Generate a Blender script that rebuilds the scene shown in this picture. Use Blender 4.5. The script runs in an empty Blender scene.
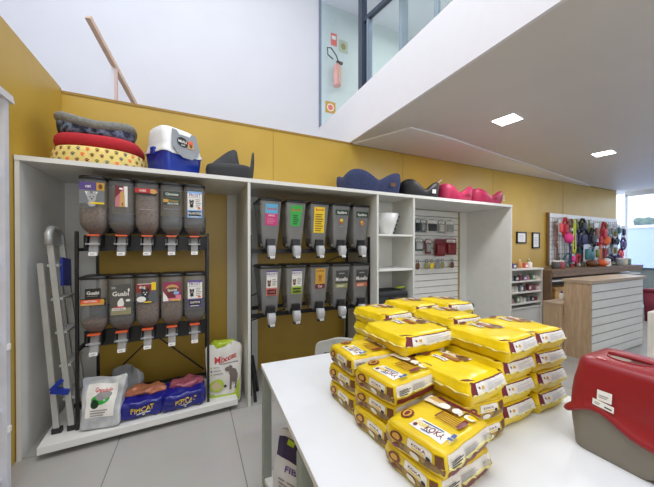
import bpy, bmesh, math, random
from mathutils import Vector, Matrix, noise
R = math.radians
random.seed(7)
SC = bpy.context.scene
COL = SC.collection

# ------------------------------------------------------------------ materials
def lin(c):
    return tuple(((v/255)/12.92 if v/255 <= .04045 else ((v/255+.055)/1.055)**2.4) for v in c)
_M = {}
def mat(name, rgb, rough=.5, metal=0, var=.06, scale=9, emit=0, alpha=1, spec=.5, bump=0, bscale=60):
    if name in _M: return _M[name]
    m = bpy.data.materials.new(name); m.use_nodes = True
    nt = m.node_tree; N = nt.nodes; L = nt.links
    b = N['Principled BSDF']; out = N['Material Output']
    c = lin(rgb)
    tc = N.new('ShaderNodeTexCoord'); nz = N.new('ShaderNodeTexNoise'); nz.inputs['Scale'].default_value = scale
    nz.inputs['Detail'].default_value = 3
    L.new(tc.outputs['Object'], nz.inputs['Vector'])
    rp = N.new('ShaderNodeValToRGB')
    rp.color_ramp.elements[0].position = .3; rp.color_ramp.elements[1].position = .7
    rp.color_ramp.elements[0].color = tuple(v*(1-var) for v in c)+(1,)
    rp.color_ramp.elements[1].color = tuple(min(1, v*(1+var)) for v in c)+(1,)
    L.new(nz.outputs['Fac'], rp.inputs['Fac']); L.new(rp.outputs['Color'], b.inputs['Base Color'])
    b.inputs['Roughness'].default_value = rough; b.inputs['Metallic'].default_value = metal
    b.inputs['Specular IOR Level'].default_value = spec
    if emit:
        b.inputs['Emission Color'].default_value = c+(1,); b.inputs['Emission Strength'].default_value = emit
    if bump:
        n2 = N.new('ShaderNodeTexNoise'); n2.inputs['Scale'].default_value = bscale
        L.new(tc.outputs['Object'], n2.inputs['Vector'])
        bp = N.new('ShaderNodeBump'); bp.inputs['Strength'].default_value = bump; bp.inputs['Distance'].default_value = .01
        L.new(n2.outputs['Fac'], bp.inputs['Height']); L.new(bp.outputs['Normal'], b.inputs['Normal'])
    if alpha < 1:
        tr = N.new('ShaderNodeBsdfTransparent'); mx = N.new('ShaderNodeMixShader'); mx.inputs[0].default_value = alpha
        L.new(tr.outputs[0], mx.inputs[1]); L.new(b.outputs[0], mx.inputs[2]); L.new(mx.outputs[0], out.inputs['Surface'])
    _M[name] = m
    return m

def ramp_mat(name, cols, scale, rough=.5, kind='noise', detail=2, stretch=(1, 1, 1)):
    """several flat colours in noise or cell patches"""
    if name in _M: return _M[name]
    m = bpy.data.materials.new(name); m.use_nodes = True
    nt = m.node_tree; N = nt.nodes; L = nt.links; b = N['Principled BSDF']
    tc = N.new('ShaderNodeTexCoord'); mp = N.new('ShaderNodeMapping'); mp.inputs['Scale'].default_value = stretch
    L.new(tc.outputs['Object'], mp.inputs['Vector'])
    if kind == 'noise':
        t = N.new('ShaderNodeTexNoise'); t.inputs['Detail'].default_value = detail; o = t.outputs['Fac']
    else:
        t = N.new('ShaderNodeTexVoronoi'); sp = N.new('ShaderNodeSeparateColor')
        L.new(t.outputs['Color'], sp.inputs[0]); o = sp.outputs[0]
    t.inputs['Scale'].default_value = scale
    L.new(mp.outputs[0], t.inputs['Vector'])
    rp = N.new('ShaderNodeValToRGB'); cr = rp.color_ramp
    n = len(cols)
    lo, hi = (.3, .7) if kind == 'noise' else (0, 1)
    for i, c in enumerate(cols):
        p = lo+(hi-lo)*i/max(1, n-1) if kind == 'noise' else i/n
        if i < 2: e = cr.elements[i]; e.position = p
        else: e = cr.elements.new(p)
        e.color = lin(c)+(1,)
    if kind != 'noise': cr.interpolation = 'CONSTANT'
    L.new(o, rp.inputs['Fac']); L.new(rp.outputs['Color'], b.inputs['Base Color'])
    b.inputs['Roughness'].default_value = rough
    _M[name] = m
    return m

def wood_mat(name, a, b_, scale=6, stretch=(1, 1, 12), rough=.5):
    return ramp_mat(name, [a, b_, a], scale, rough, 'noise', 4, stretch)

def tile_mat():
    m = bpy.data.materials.new('floor_tiles'); m.use_nodes = True
    nt = m.node_tree; N = nt.nodes; L = nt.links; b = N['Principled BSDF']
    tc = N.new('ShaderNodeTexCoord'); mp = N.new('ShaderNodeMapping'); mp.inputs['Location'].default_value = (.53, .6, 0)
    L.new(tc.outputs['Object'], mp.inputs['Vector'])
    br = N.new('ShaderNodeTexBrick'); br.offset = 0; br.inputs['Scale'].default_value = 1
    br.inputs['Brick Width'].default_value = .83; br.inputs['Row Height'].default_value = 1.66
    br.inputs['Mortar Size'].default_value = .0035; br.inputs['Mortar Smooth'].default_value = .2
    br.inputs['Color1'].default_value = lin((172, 170, 166))+(1,); br.inputs['Color2'].default_value = lin((167, 165, 161))+(1,)
    br.inputs['Mortar'].default_value = lin((112, 110, 107))+(1,)
    L.new(mp.outputs[0], br.inputs['Vector'])
    nz = N.new('ShaderNodeTexNoise'); nz.inputs['Scale'].default_value = 5; nz.inputs['Detail'].default_value = 4
    L.new(tc.outputs['Object'], nz.inputs['Vector'])
    mx = N.new('ShaderNodeMix'); mx.data_type = 'RGBA'; mx.blend_type = 'OVERLAY'; mx.inputs[0].default_value = .08
    L.new(br.outputs['Color'], mx.inputs[6]); L.new(nz.outputs['Color'], mx.inputs[7]); L.new(mx.outputs[2], b.inputs['Base Color'])
    b.inputs['Roughness'].default_value = .38
    return m

WHITE = mat('white_laminate', (226, 226, 222), .45, var=.02)
WHITEM = mat('white_melamine_interior', (214, 215, 210), .5, var=.02)
TABLEW = mat('table_white', (226, 229, 233), .35, var=.015)
WALLW = mat('white_wall_paint', (212, 214, 222), .8, var=.015, scale=2)
YEL = mat('mustard_wall_panel', (189, 155, 60), .42, var=.05, scale=2.5)
BLACK = mat('black_powder_coat', (22, 22, 24), .45)
BLACKP = mat('black_plastic', (28, 28, 30), .35)
ALU = mat('aluminium', (188, 190, 188), .4, metal=.35)
STEEL = mat('grey_steel', (150, 158, 150), .45, metal=.1)
BLUE = mat('blue_plastic', (26, 52, 150), .35)
INK = mat('print_black', (30, 28, 28), .5)
PW = mat('print_white', (236, 234, 228), .45)
TAGW = mat('tag_white', (240, 240, 238), .5)
GREYT = mat('print_grey', (150, 148, 146), .5)
MAROON = mat('print_maroon', (112, 34, 44), .4)
ORANGE = mat('print_orange', (232, 98, 52), .4)
REDP = mat('print_red', (196, 40, 44), .4)
YP = mat('print_yellow', (240, 205, 30), .4)
GRNP = mat('print_green', (50, 175, 70), .4)
DGRN = mat('print_dark_green', (26, 58, 40), .4)
CYAN = mat('print_cyan', (90, 178, 220), .4)
LBLUE = mat('print_light_blue', (130, 180, 235), .4)
PURP = mat('print_purple', (92, 74, 140), .4)
MAGE = mat('print_magenta', (206, 50, 130), .4)
PINKP = mat('print_pink', (222, 130, 150), .4)
TANP = mat('print_tan', (206, 160, 96), .4)
LIME = mat('print_lime', (172, 200, 50), .4)
BROWN = mat('print_brown', (110, 70, 44), .5)
SALM = mat('print_salmon', (226, 120, 110), .4)
OLIVE = mat('print_olive', (150, 150, 90), .4)
GOLD = mat('print_gold', (206, 160, 60), .4)
DGREY = mat('print_dark_grey', (74, 74, 72), .4)
BIN = mat('clear_smoky_plastic', (150, 152, 154), .18, alpha=.36)
BIN2 = mat('smoky_grey_plastic', (158, 160, 160), .2, alpha=.55)
CHUTE = mat('clear_chute_plastic', (205, 208, 210), .15, alpha=.4)
KIB = ramp_mat('kibble', [(92, 66, 46), (132, 98, 70), (70, 48, 34), (150, 116, 84)], 190, .8, 'voronoi')
KIB2 = ramp_mat('dark_kibble', [(70, 56, 44), (96, 80, 62), (54, 42, 34), (110, 92, 74)], 190, .8, 'voronoi')
WOOD = wood_mat('light_oak_panel', (196, 170, 140), (176, 148, 116), 5, (6, 6, .6))
WOODD = wood_mat('dark_oak_panel', (140, 112, 84), (112, 88, 64), 5, (1, 8, 8))
WOODT = wood_mat('oak_counter_top', (190, 172, 150), (170, 150, 128), 5, (.8, 8, 8), .35)

# ------------------------------------------------------------------ mesh helpers
class MB:
    def __init__(s): s.bm = bmesh.new(); s.mats = []
    def mi(s, m):
        if m not in s.mats: s.mats.append(m)
        return s.mats.index(m)
    def faces(s, vs, fs, m, smooth=False):
        v = [s.bm.verts.new(p) for p in vs]; i = s.mi(m)
        for f in fs:
            try:
                fa = s.bm.faces.new([v[k] for k in f]); fa.material_index = i; fa.smooth = smooth
            except ValueError: pass
        return s
    def box(s, x0, x1, y0, y1, z0, z1, m, bev=0, rot=None, about=None):
        P = [Vector((x, y, z)) for x in (x0, x1) for y in (y0, y1) for z in (z0, z1)]
        F = [(0, 1, 3, 2), (4, 6, 7, 5), (0, 4, 5, 1), (2, 3, 7, 6), (0, 2, 6, 4), (1, 5, 7, 3)]
        if bev:
            b2 = bmesh.new(); vv = [b2.verts.new(p) for p in P]
            for f in F: b2.faces.new([vv[k] for k in f])
            bmesh.ops.bevel(b2, geom=list(b2.edges), offset=bev, segments=2, affect='EDGES', profile=.6)
            b2.verts.index_update()
            P = [v.co.copy() for v in b2.verts]; F = [tuple(v.index for v in f.verts) for f in b2.faces]; b2.free()
        if rot is not None:
            c = Vector(about) if about else Vector(((x0+x1)/2, (y0+y1)/2, (z0+z1)/2))
            P = [c+rot @ (p-c) for p in P]
        return s.faces(P, F, m)
    def bar(s, a, b, w, h, m, up=(0, 0, 1)):
        """rectangular bar from a to b"""
        a = Vector(a); b = Vector(b); d = (b-a).normalized(); u = Vector(up)
        if abs(d.dot(u)) > .98: u = Vector((0, 1, 0))
        x = d.cross(u).normalized(); y = x.cross(d).normalized()
        P = [p+x*(i*w/2)+y*(j*h/2) for p in (a, b) for i, j in ((-1, -1), (1, -1), (1, 1), (-1, 1))]
        F = [(3, 2, 1, 0), (4, 5, 6, 7)]+[(k, (k+1) % 4, 4+(k+1) % 4, 4+k) for k in range(4)]
        return s.faces(P, F, m)
    def tube(s, path, r, m, n=8, caps=True, closed=False):
        path = [Vector(p) for p in path]; K = len(path); rings = []
        rr = r if isinstance(r, (list, tuple)) else [r]*K
        pu = None
        for i, p in enumerate(path):
            if closed: d = path[(i+1) % K]-path[i-1]
            else: d = path[min(K-1, i+1)]-path[max(0, i-1)]
            d = d.normalized() if d.length > 1e-9 else Vector((0, 0, 1))
            u = pu if pu else (Vector((0, 0, 1)) if abs(d.z) < .9 else Vector((1, 0, 0)))
            x = d.cross(u).normalized(); u = x.cross(d).normalized(); pu = u
            rings.append([p+(x*math.cos(2*math.pi*k/n)+u*math.sin(2*math.pi*k/n))*rr[i] for k in range(n)])
        return s.loft(rings, m, caps=caps and not closed, closed=closed)
    def loft(s, rings, m, caps=True, closed=False, smooth=True, capb=True, capt=True):
        n = len(rings[0]); P = [p for r in rings for p in r]; F = []
        K = len(rings)
        for i in range(K if closed else K-1):
            a = i*n; b = ((i+1) % K)*n
            for k in range(n): F.append((a+k, a+(k+1) % n, b+(k+1) % n, b+k))
        if caps and capb: F.append(tuple(range(n-1, -1, -1)))
        if caps and capt: F.append(tuple((K-1)*n+k for k in range(n)))
        return s.faces(P, F, m, smooth)
    def lathe(s, prof, m, n=20, c=(0, 0, 0)):
        c = Vector(c)
        rings = [[c+Vector((r*math.cos(2*math.pi*k/n), r*math.sin(2*math.pi*k/n), z)) for k in range(n)] for r, z in prof]
        return s.loft(rings, m)
    def prism(s, poly, axis, a, b, m):
        """polygon in the plane perpendicular to axis, extruded from a to b"""
        def P(u, v, t): return {'x': (t, u, v), 'y': (u, t, v), 'z': (u, v, t)}[axis]
        n = len(poly)
        vs = [P(u, v, a) for u, v in poly]+[P(u, v, b) for u, v in poly]
        F = [tuple(range(n-1, -1, -1)), tuple(range(n, 2*n))]+[(k, (k+1) % n, n+(k+1) % n, n+k) for k in range(n)]
        return s.faces(vs, F, m)
    def build(s, name, parent=None, loc=None, rz=None, auto=True):
        bmesh.ops.recalc_face_normals(s.bm, faces=s.bm.faces)
        me = bpy.data.meshes.new(name); s.bm.to_mesh(me); s.bm.free()
        for m in s.mats: me.materials.append(m)
        o = bpy.data.objects.new(name, me); COL.objects.link(o)
        if parent: o.parent = parent
        if loc is not None: o.location = loc
        if rz is not None: o.rotation_euler = (0, 0, rz)
        return o

def tag(o, label, cat, group=None, kind=None):
    o['label'] = label; o['category'] = cat
    if group: o['group'] = group
    if kind: o['kind'] = kind
    return o
def thing(name, label, cat, loc=(0, 0, 0), rz=0, group=None):
    o = bpy.data.objects.new(name, None); o.empty_display_size = .05; COL.objects.link(o)
    o.location = loc; o.rotation_euler = (0, 0, rz)
    return tag(o, label, cat, group)
def struct(name, mb):
    o = mb.build(name); o['kind'] = 'structure'; return o
def dup(root, loc, rz=0, label=None, tilt=(0, 0)):
    r = root.copy(); COL.objects.link(r); r.location = loc; r.rotation_euler = (tilt[0], tilt[1], rz)
    if label: r['label'] = label
    for ch in list(root.children):
        c = ch.copy(); COL.objects.link(c); c.parent = r
        for g in list(ch.children):
            d = g.copy(); COL.objects.link(d); d.parent = c
    return r
def rrect(w, d, z, rad, n=4, cx=0, cy=0):
    """rounded rectangle ring, counter-clockwise"""
    out = []; rad = min(rad, w/2-1e-4, d/2-1e-4)
    for q, (sx, sy) in enumerate(((1, -1), (1, 1), (-1, 1), (-1, -1))):
        a0 = -math.pi/2+q*math.pi/2
        for k in range(n+1):
            a = a0+k*math.pi/2/n
            out.append(Vector((cx+sx*(w/2-rad)+rad*math.cos(a), cy+sy*(d/2-rad)+rad*math.sin(a), z)))
    return out

# ---- flat printed matter: 2D shapes laid onto a surface through a mapping function
_T = {}
def glyphs(s, bold=False):
    if s in _T: return _T[s]
    cu = bpy.data.curves.new('lettering', 'FONT'); cu.body = s; cu.size = 1; cu.resolution_u = 2
    cu.align_x = 'CENTER'; cu.offset = .02
    ob = bpy.data.objects.new('lettering', cu); COL.objects.link(ob)
    bpy.context.view_layer.update()
    me = bpy.data.meshes.new_from_object(ob.evaluated_get(bpy.context.evaluated_depsgraph_get()))
    r = ([tuple(v.co[:2]) for v in me.vertices], [tuple(p.vertices) for p in me.polygons])
    bpy.data.objects.remove(ob); bpy.data.curves.remove(cu); bpy.data.meshes.remove(me)
    _T[s] = r
    return r
class Dec:
    def __init__(s): s.it = []
    def raw(s, vs, fs, m): s.it.append((vs, fs, m)); return s
    def rect(s, x0, y0, x1, y1, m, nx=1, ny=1):
        vs = [(x0+(x1-x0)*i/nx, y0+(y1-y0)*j/ny) for j in range(ny+1) for i in range(nx+1)]
        fs = [(j*(nx+1)+i, j*(nx+1)+i+1, (j+1)*(nx+1)+i+1, (j+1)*(nx+1)+i) for j in range(ny) for i in range(nx)]
        return s.raw(vs, fs, m)
    def ell(s, cx, cy, rx, ry, m, n=18):
        vs = [(cx, cy)]+[(cx+rx*math.cos(2*math.pi*k/n), cy+ry*math.sin(2*math.pi*k/n)) for k in range(n)]
        return s.raw(vs, [(0, 1+k, 1+(k+1) % n) for k in range(n)], m)
    def poly(s, pts, m): return s.raw(pts, [tuple(range(len(pts)))], m)
    def text(s, t, cx, cy, h, m, rot=0, w=None):
        vs, fs = glyphs(t)
        xs = [v[0] for v in vs]; k = h/.72
        kx = k if not w else w/(max(xs)-min(xs))
        ca, sa = math.cos(rot), math.sin(rot); o = []
        for x, y in vs:
            x = x*kx; y = (y-.34)*k; o.append((cx+x*ca-y*sa, cy+x*sa+y*ca))
        return s.raw(o, fs, m)
    def lines(s, x0, y0, x1, y1, n, m, frac=.45):
        st = (y1-y0)/n
        for i in range(n):
            s.rect(x0, y0+i*st, x0+(x1-x0)*(.75+.25*((i*7) % 3)/2), y0+i*st+st*frac, m)
        return s
    def build(s, name, fn, parent, step=.0004, base=.0006):
        mb = MB()
        for i, (vs, fs, m) in enumerate(s.it):
            mb.faces([fn(u, v, base+step*i) for u, v in vs], fs, m)
        bm = mb.bm
        me = bpy.data.meshes.new(name); bm.to_mesh(me); bm.free()
        for m in mb.mats: me.materials.append(m)
        o = bpy.data.objects.new(name, me); COL.objects.link(o); o.parent = parent
        return o
def plane_fn(o, ux, uy):
    o = Vector(o); ux = Vector(ux).normalized(); uy = Vector(uy).normalized(); n = ux.cross(uy)
    return lambda u, v, h: o+ux*u+uy*v+n*h

# ------------------------------------------------------------------ camera
cam = bpy.data.cameras.new('camera'); co = bpy.data.objects.new('camera', cam); COL.objects.link(co)
co.location = (0, 0, 1.5); co.rotation_euler = (R(90-.35), 0, R(-25.2))
cam.sensor_width = 36; cam.lens = 283/654*36; cam.shift_y = (3.5+1.75)/654; cam.clip_start = .02
SC.camera = co
try: SC.view_settings.view_transform = 'Standard'
except Exception: pass

# ------------------------------------------------------------------ setting
FLOOR = tile_mat()
struct('floor', MB().box(-2.5, 11, -4.2, 5.5, -.12, 0, FLOOR))
struct('wall_left', MB().box(-1.2, -1.13, -4.1, 3.5, 0, 3.0, YEL))
wb = MB().box(-1.2, 10.05, 3.5, 3.58, 0, 2.98, YEL)
struct('wall_back', wb)
struct('trim_back', MB().box(-1.13, 10.04, 3.494, 3.4995, 2.955, 2.98, mat('dark_mustard_edge', (150, 116, 30), .5)))
for k, x in enumerate((.9, 2.95, 5.1, 7.5)):
    struct('trim_%d' % (k+2), MB().box(x, x+.005, 3.497, 3.4995, 2.2, 2.955, mat('panel_joint', (150, 118, 34), .6)))
struct('wall_upper_back', MB().box(-2.4, 2.01, 4.56, 4.66, 0, 6.6, WALLW))
struct('wall_upper_left', MB().box(-2.5, -2.4, -4.2, 4.66, 0, 6.6, WALLW))
struct('wall_front', MB().box(-2.5, 11, -4.3, -4.2, 0, 6.6, WALLW))
SOFF = mat('grey_soffit_paint', (216, 213, 212), .5, var=.02, scale=2)
struct('ceiling', MB().box(2.03, 10.9, -4.2, 5.4, 2.98, 3.58, SOFF))
struct('beam_fascia', MB().box(2.0, 2.03, -4.2, 5.4, 2.98, 3.6, mat('white_fascia_paint', (230, 230, 236), .7, var=.01)))
struct('ceiling_upper', MB().box(-2.5, 11, -4.3, 5.5, 6.6, 6.7, WALLW))
MINT = mat('pale_mint_wall', (206, 220, 218), .7, var=.02)
struct('wall_upper_far', MB().box(2.0, 11, 5.4, 5.5, 3.0, 6.6, MINT))
struct('wall_upper_right', MB().box(10.9, 11.0, -4.2, 5.4, 3.0, 6.6, MINT))
struct('trim_10', MB().box(1.985, 2.03, 4.54, 4.58, 3.6, 6.6, mat('blue_grey_edge', (120, 130, 150), .5)))
# band of light on the soffit by the back wall, imitated by an added pale panel
struct('trim_11', MB().prism([(2.05, 3.494), (2.42, 2.72), (3.1, 2.75), (8.6, 3.45), (8.6, 3.494)], 'z', 2.962, 2.9795, mat('soffit_light_white', (236, 234, 236), .6, var=.01)))  # not a real trim: added panel standing in for the light band
# storefront to the right
struct('window_1_frame', MB().box(10.55, 10.62, -4.2, 3.5, 2.86, 2.98, WALLW).box(10.55, 10.62, 3.46, 3.5, 0, 2.9, mat('pale_frame', (220, 228, 240), .5)))
struct('window_1', MB().box(10.58, 10.59, -4.2, 3.44, 0, 2.86, mat('storefront_glass', (200, 215, 240), .05, alpha=.12)))
struct('ground_outside', MB().box(10.9, 40, -25, 30, -.14, -.02, mat('pavement', (180, 190, 205), .8)))

# ------------------------------------------------------------------ white display cabinet
cab = thing('display_cabinet', 'long white open cabinet along the mustard back wall holding the dispensers', 'cabinet', (0, 0, 0))
def P(name, *a, m=WHITEM, parent=cab, bev=0): return MB().box(*a, m, bev).build(name, parent)
P('side_panel', -1.124, -1.099, 2.70, 3.495, 0, 2.105, m=WHITE)
P('side_panel', 4.355, 4.385, 2.70, 3.495, 0, 2.105, m=WHITE)
P('divider', .455, .48, 2.70, 3.495, 0, 2.105)
P('divider', 1.905, 1.93, 2.70, 3.495, 0, 2.105)
P('divider', 2.445, 2.47, 2.70, 3.495, 0, 2.105)
P('top_panel', -1.124, 4.385, 2.695, 3.495, 2.105, 2.14, m=WHITE)
P('back_panel', -1.099, -.865, 3.47, 3.495, 0, 2.105)
P('back_panel', .35, .455, 3.47, 3.495, 0, 2.105)
P('back_panel', .48, .70, 3.47, 3.495, 0, 2.105)
P('back_panel', 1.93, 2.445, 3.11, 3.13, 0, 2.105)
P('back_panel', 4.19, 4.355, 3.47, 3.495, 0, 2.105)
for z in (1.63, 1.215, .80, .38): P('shelf', 1.93, 2.445, 2.71, 3.11, z, z+.022, m=WHITE)
sl = MB()
for k in range(19):
    z0 = .12+k*.104
    sl.prism([(3.468, z0+.006), (3.455, z0+.012), (3.455, z0+.100), (3.468, z0+.104), (3.493, z0+.104), (3.493, z0+.006)], 'x', 2.49, 4.12, WHITE)
    sl.box(2.49, 4.12, 3.478, 3.493, z0-.002, z0+.008, mat('slat_groove', (70, 70, 72), .6))
sl.build('slat_panel', cab)

pb = MB().box(-.68, .68, -.36, .36, .045, .10, WHITE, .004)
pf = thing('floor_platform', 'low white board on the floor under the left dispenser rack', 'platform', (-.335, 3.03, 0), R(3.2))
pb.build('deck', pf)
for x in (-.6, 0, .6): MB().box(x-.03, x+.03, -.28, .28, 0, .045, BLACK).build('foot', pf)

# ------------------------------------------------------------------ dispenser racks
rk = thing('dispenser_rack', 'black metal rack carrying ten bins in the left cabinet bay', 'rack', (-.345, 2.97, .10))
for x in (-.465, .46):
    for y in (-.2, .32):
        MB().box(x-.01, x+.01, y-.012, y+.012, 0, 1.52, BLACK).build('post', rk)
for z in (1.497, .722):
    MB().box(-.455, .45, -.085, -.07, z-.13, z, BLACK).build('support_plate', rk)
    MB().box(-.475, -.455, -.188, .308, z-.13, z-.105, BLACK).box(.45, .47, -.188, .308, z-.13, z-.105, BLACK).box(-.455, .45, .308, .32, z-.13, z-.09, BLACK).build('shelf_frame', rk)
    MB().box(-.455, .45, .04, .05, z+.02, z+.19, BLACK).build('back_plate', rk)
MB().bar((-.45, .30, .1), (.02, .30, .56), .012, .012, BLACK).bar((.44, .30, .1), (-.04, .30, .56), .012, .012, BLACK).build('cross_brace', rk)
MB().box(-.455, .45, .30, .32, .03, .06, BLACK).build('bottom_rail', rk)

rk2 = thing('dispenser_rack', 'black metal rack carrying ten bins in the second cabinet bay', 'rack', (1.19, 3.05, 0))
for x in (-.685, .704):
    for y in (-.2, .34):
        MB().box(x-.010, x+.010, y-.016, y+.016, 0.03, 1.62, BLACK).build('post', rk2)
    sg = 1 if x < 0 else -1
    MB().bar((x+.014*sg, -.2, .42), (x+.03*sg, -.285, .004), .022, .03, BLACK).build('foot', rk2); MB().bar((x+.014*sg, -.2, .42), (x+.095*sg, -.08, .004), .022, .03, BLACK).build('foot', rk2)
    MB().bar((x+.014*sg, .32, .36), (x+.05*sg, .32, .004), .02, .03, BLACK).build('foot', rk2)
for z in (1.475, .80):
    MB().box(-.67, .676, -.07, -.045, z-.04, z, BLACK).box(-.67, .676, .324, .35, z-.04, z, BLACK).box(-.7, -.672, -.184, .324, z-.04, z, BLACK).box(.694, .713, -.184, .324, z-.04, z, BLACK).build('shelf_frame', rk2)
MB().bar((-.65, .335, .9), (.65, .335, 1.4), .012, .012, BLACK).bar((-.65, .335, .62), (.2, .335, .82), .012, .012, BLACK).build('cross_brace', rk2)

def fill_rings(rings, k, top):
    out = []
    for r in rings:
        z = r[0].z
        if z > top: break
        c = sum(r, Vector())/len(r); out.append([c+(p-c)*k for p in r])
    c = sum(out[-1], Vector())/len(out[-1])
    if out[-1][0].z < top: out.append([Vector((p.x, p.y, top)) for p in out[-1]])
    return out

def bin_a(x, z, label, fill, deco, kib=KIB):
    t = thing('food_dispenser', label, 'dispenser', (x, 2.735, z), 0, 'upright bins on the left rack')
    W = .172
    prof = [(.085, .10, .0), (.092, .105, .008), (.13, .16, .03), (.158, .20, .056), (.17, .225, .08), (W, .23, .11), (W, .23, .41), (.165, .225, .428)]
    rings = [rrect(w, d, zz, min(w, d)*.24, 4, 0, .115+(.23-d)*.06) for w, d, zz in prof]
    MB().loft(rings, BIN, capt=False, capb=False).build('clear_body', t)
    if fill > 0: MB().loft(fill_rings(rings, .94, fill), kib).build('kibble', t)
    MB().loft([rrect(.176, .235, .424, .04, 4, 0, .115), rrect(.18, .24, .43, .04, 4, 0, .115), rrect(.18, .24, .442, .04, 4, 0, .115), rrect(.16, .22, .45, .04, 4, 0, .115)], BLACKP).build('lid', t)
    sp = MB().loft([rrect(.066, .07, -.012, .008, 2, 0, .09), rrect(.062, .062, -.06, .008, 2, 0, .07), rrect(.058, .05, -.11, .006, 2, 0, .045), rrect(.056, .045, -.165, .006, 2, 0, .035)], CHUTE, capb=False, capt=False).build('chute', t)
    MB().loft([rrect(.052, .04, -.014, .008, 2, 0, .09), rrect(.05, .035, -.06, .006, 2, 0, .07), rrect(.046, .03, -.10, .006, 2, 0, .046)], kib).build('kibble', sp)
    b = MB()
    for s in (-1, 1): b.prism([(.05, -.015), (.13, .0), (.12, -.10), (.03, -.10), (.015, -.07), (.03, -.03)], 'x', s*.042-.004, s*.042+.004, BLACKP)
    b.box(-.046, .046, .1, .14, -.08, .0, BLACKP); b.box(-.046, .046, .005, .03, -.082, -.070, CHUTE); b.build('valve_bracket', t)
    MB().box(-.04, .04, .015, .06, -.014, -.002, ORANGE, .002).build('flap', t)
    d = Dec().rect(-.026, 0, .026, .028, TAGW).lines(-.018, .008, .018, .022, 2, GREYT)
    d.build('price_tag', plane_fn((0, .0075, -.168), (1, 0, 0), (0, .05, 1)), t)
    if deco:
        d = Dec(); deco(d); pl = plane_fn((0, -.002, .14), (1, 0, 0), (0, 0, 1)); d.build('sticker', lambda u, v, h: pl(u*1.08, .25-(.245-v)*1.18, h), t, .0004, .002)
    return t
def dog(d, x, y, s, c1, c2=INK):
    d.ell(x, y, .5*s, .55*s, c1).ell(x-.35*s, y+.45*s, .2*s, .35*s, c1).ell(x+.35*s, y+.45*s, .2*s, .35*s, c1)
    d.ell(x-.18*s, y+.12*s, .07*s, .08*s, c2).ell(x+.18*s, y+.12*s, .07*s, .08*s, c2).ell(x, y-.15*s, .12*s, .09*s, c2)
    d.ell(x, y-.75*s, .45*s, .4*s, c1)
def a1(d):
    d.rect(-.072, .11, .072, .25, mat('photo_grey', (120, 124, 128), .5)).rect(-.072, .20, .026, .25, PURP).rect(.026, .20, .072, .25, GOLD)
    d.poly([(-.04, .19), (-.025, .155), (-.012, .19)], PW).poly([(.005, .19), (.02, .155), (.035, .19)], PW)
    dog(d, 0, .15, .05, mat('cat_grey', (176, 178, 182), .6)); d.rect(-.01, .11, .072, .122, YP); d.ell(.05, .225, .012, .016, BROWN)
    d.text('cat', -.02, .225, .02, PW)
def a2(d):
    d.rect(-.03, .10, .045, .24, mat('photo_pink', (198, 120, 130), .5)).poly([(-.03, .16), (-.03, .24), (.02, .24), (.005, .2)], MAROON)
    d.poly([(-.005, .1), (0, .18), (.012, .205), (.024, .18), (.03, .1)], TANP).ell(.012, .19, .014, .016, TANP).poly([(.03, .1), (.022, .24), (.045, .24), (.045, .1)], PW)
    d.ell(.005, .222, .012, .007, PW).ell(.013, .118, .004, .012, BROWN)
def a3(d):
    d.rect(-.072, .205, .066, .235, REDP).rect(-.072, .192, .066, .205, INK).poly([(.026, .205), (.026, .235), (.05, .235), (.074, .215), (.05, .2)], TANP)
    d.text('CAES', -.025, .22, .014, PW).rect(-.045, .088, .05, .092, GREYT)
def a4(d):
    d.rect(-.055, .19, .06, .228, DGRN).text('Chronos', .005, .209, .018, PW).rect(-.055, .135, .06, .18, DGRN).rect(-.055, .15, -.02, .172, GOLD).text('Chronos', .015, .162, .014, GOLD).text('ADULTOS', .012, .142, .012, PW).rect(-.05, .10, .05, .103, GREYT)
def frost(band, band2, body=PW, txt='FILHOTES'):
    def f(d):
        d.rect(-.05, .045, .056, .24, band).rect(-.05, .105, .056, .225, body).text('FROST', .003, .213, .021, PURP).lines(.01, .125, .05, .19, 5, GREYT)
        d.rect(-.044, .194, .048, .197, GREYT)
        dog(d, -.02, .155, .03, INK, PW); d.ell(.035, .118, .012, .007, ORANGE)
        d.rect(-.042, .06, .048, .095, INK).text(txt, .003, .078, .016, band2); d.rect(-.03, .05, .03, .055, PW)
    return f
def b1(d):
    d.rect(-.042, .15, .048, .215, INK).text('Guabi', .003, .187, .022, PW).rect(-.03, .165, .03, .168, GREYT).rect(-.068, .105, .078, .15, INK).rect(-.066, .12, .05, .144, ORANGE).rect(-.066, .107, .066, .12, TANP).text('NATURAL', -.01, .133, .012, PW).ell(.058, .13, .012, .016, GOLD)
def b2(d):
    d.rect(-.06, .03, .062, .235, mat('photo_olive_grey', (82, 82, 76), .5)).rect(-.06, .03, .062, .075, mat('photo_khaki', (150, 146, 110), .5)).text('Guabi', 0, .172, .03, PW, w=.1).rect(-.055, .205, -.03, .22, GREYT)
    d.ell(0, .105, .02, .03, PW).ell(.004, .128, .012, .014, PW).ell(.045, .125, .014, .009, PW).rect(-.05, .06, .03, .078, PW).rect(-.04, .078, .025, .087, REDP).ell(.05, .195, .006, .012, PW).text('NATURAL', -.01, .069, .011, BROWN)
def b3(d):
    d.rect(-.068, .10, .066, .235, mat('photo_slate', (88, 92, 98), .5)).rect(-.068, .17, .03, .235, mat('photo_brick', (140, 50, 46), .5)).rect(.03, .185, .06, .24, YP).rect(-.06, .228, .03, .232, PW)
    dog(d, -.01, .165, .05, mat('dog_dark', (44, 46, 54), .6), PW); d.ell(-.035, .125, .03, .02, PW).rect(-.02, .1, .03, .108, YP)
    d.text('dog', -.03, .21, .02, PW)
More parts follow.
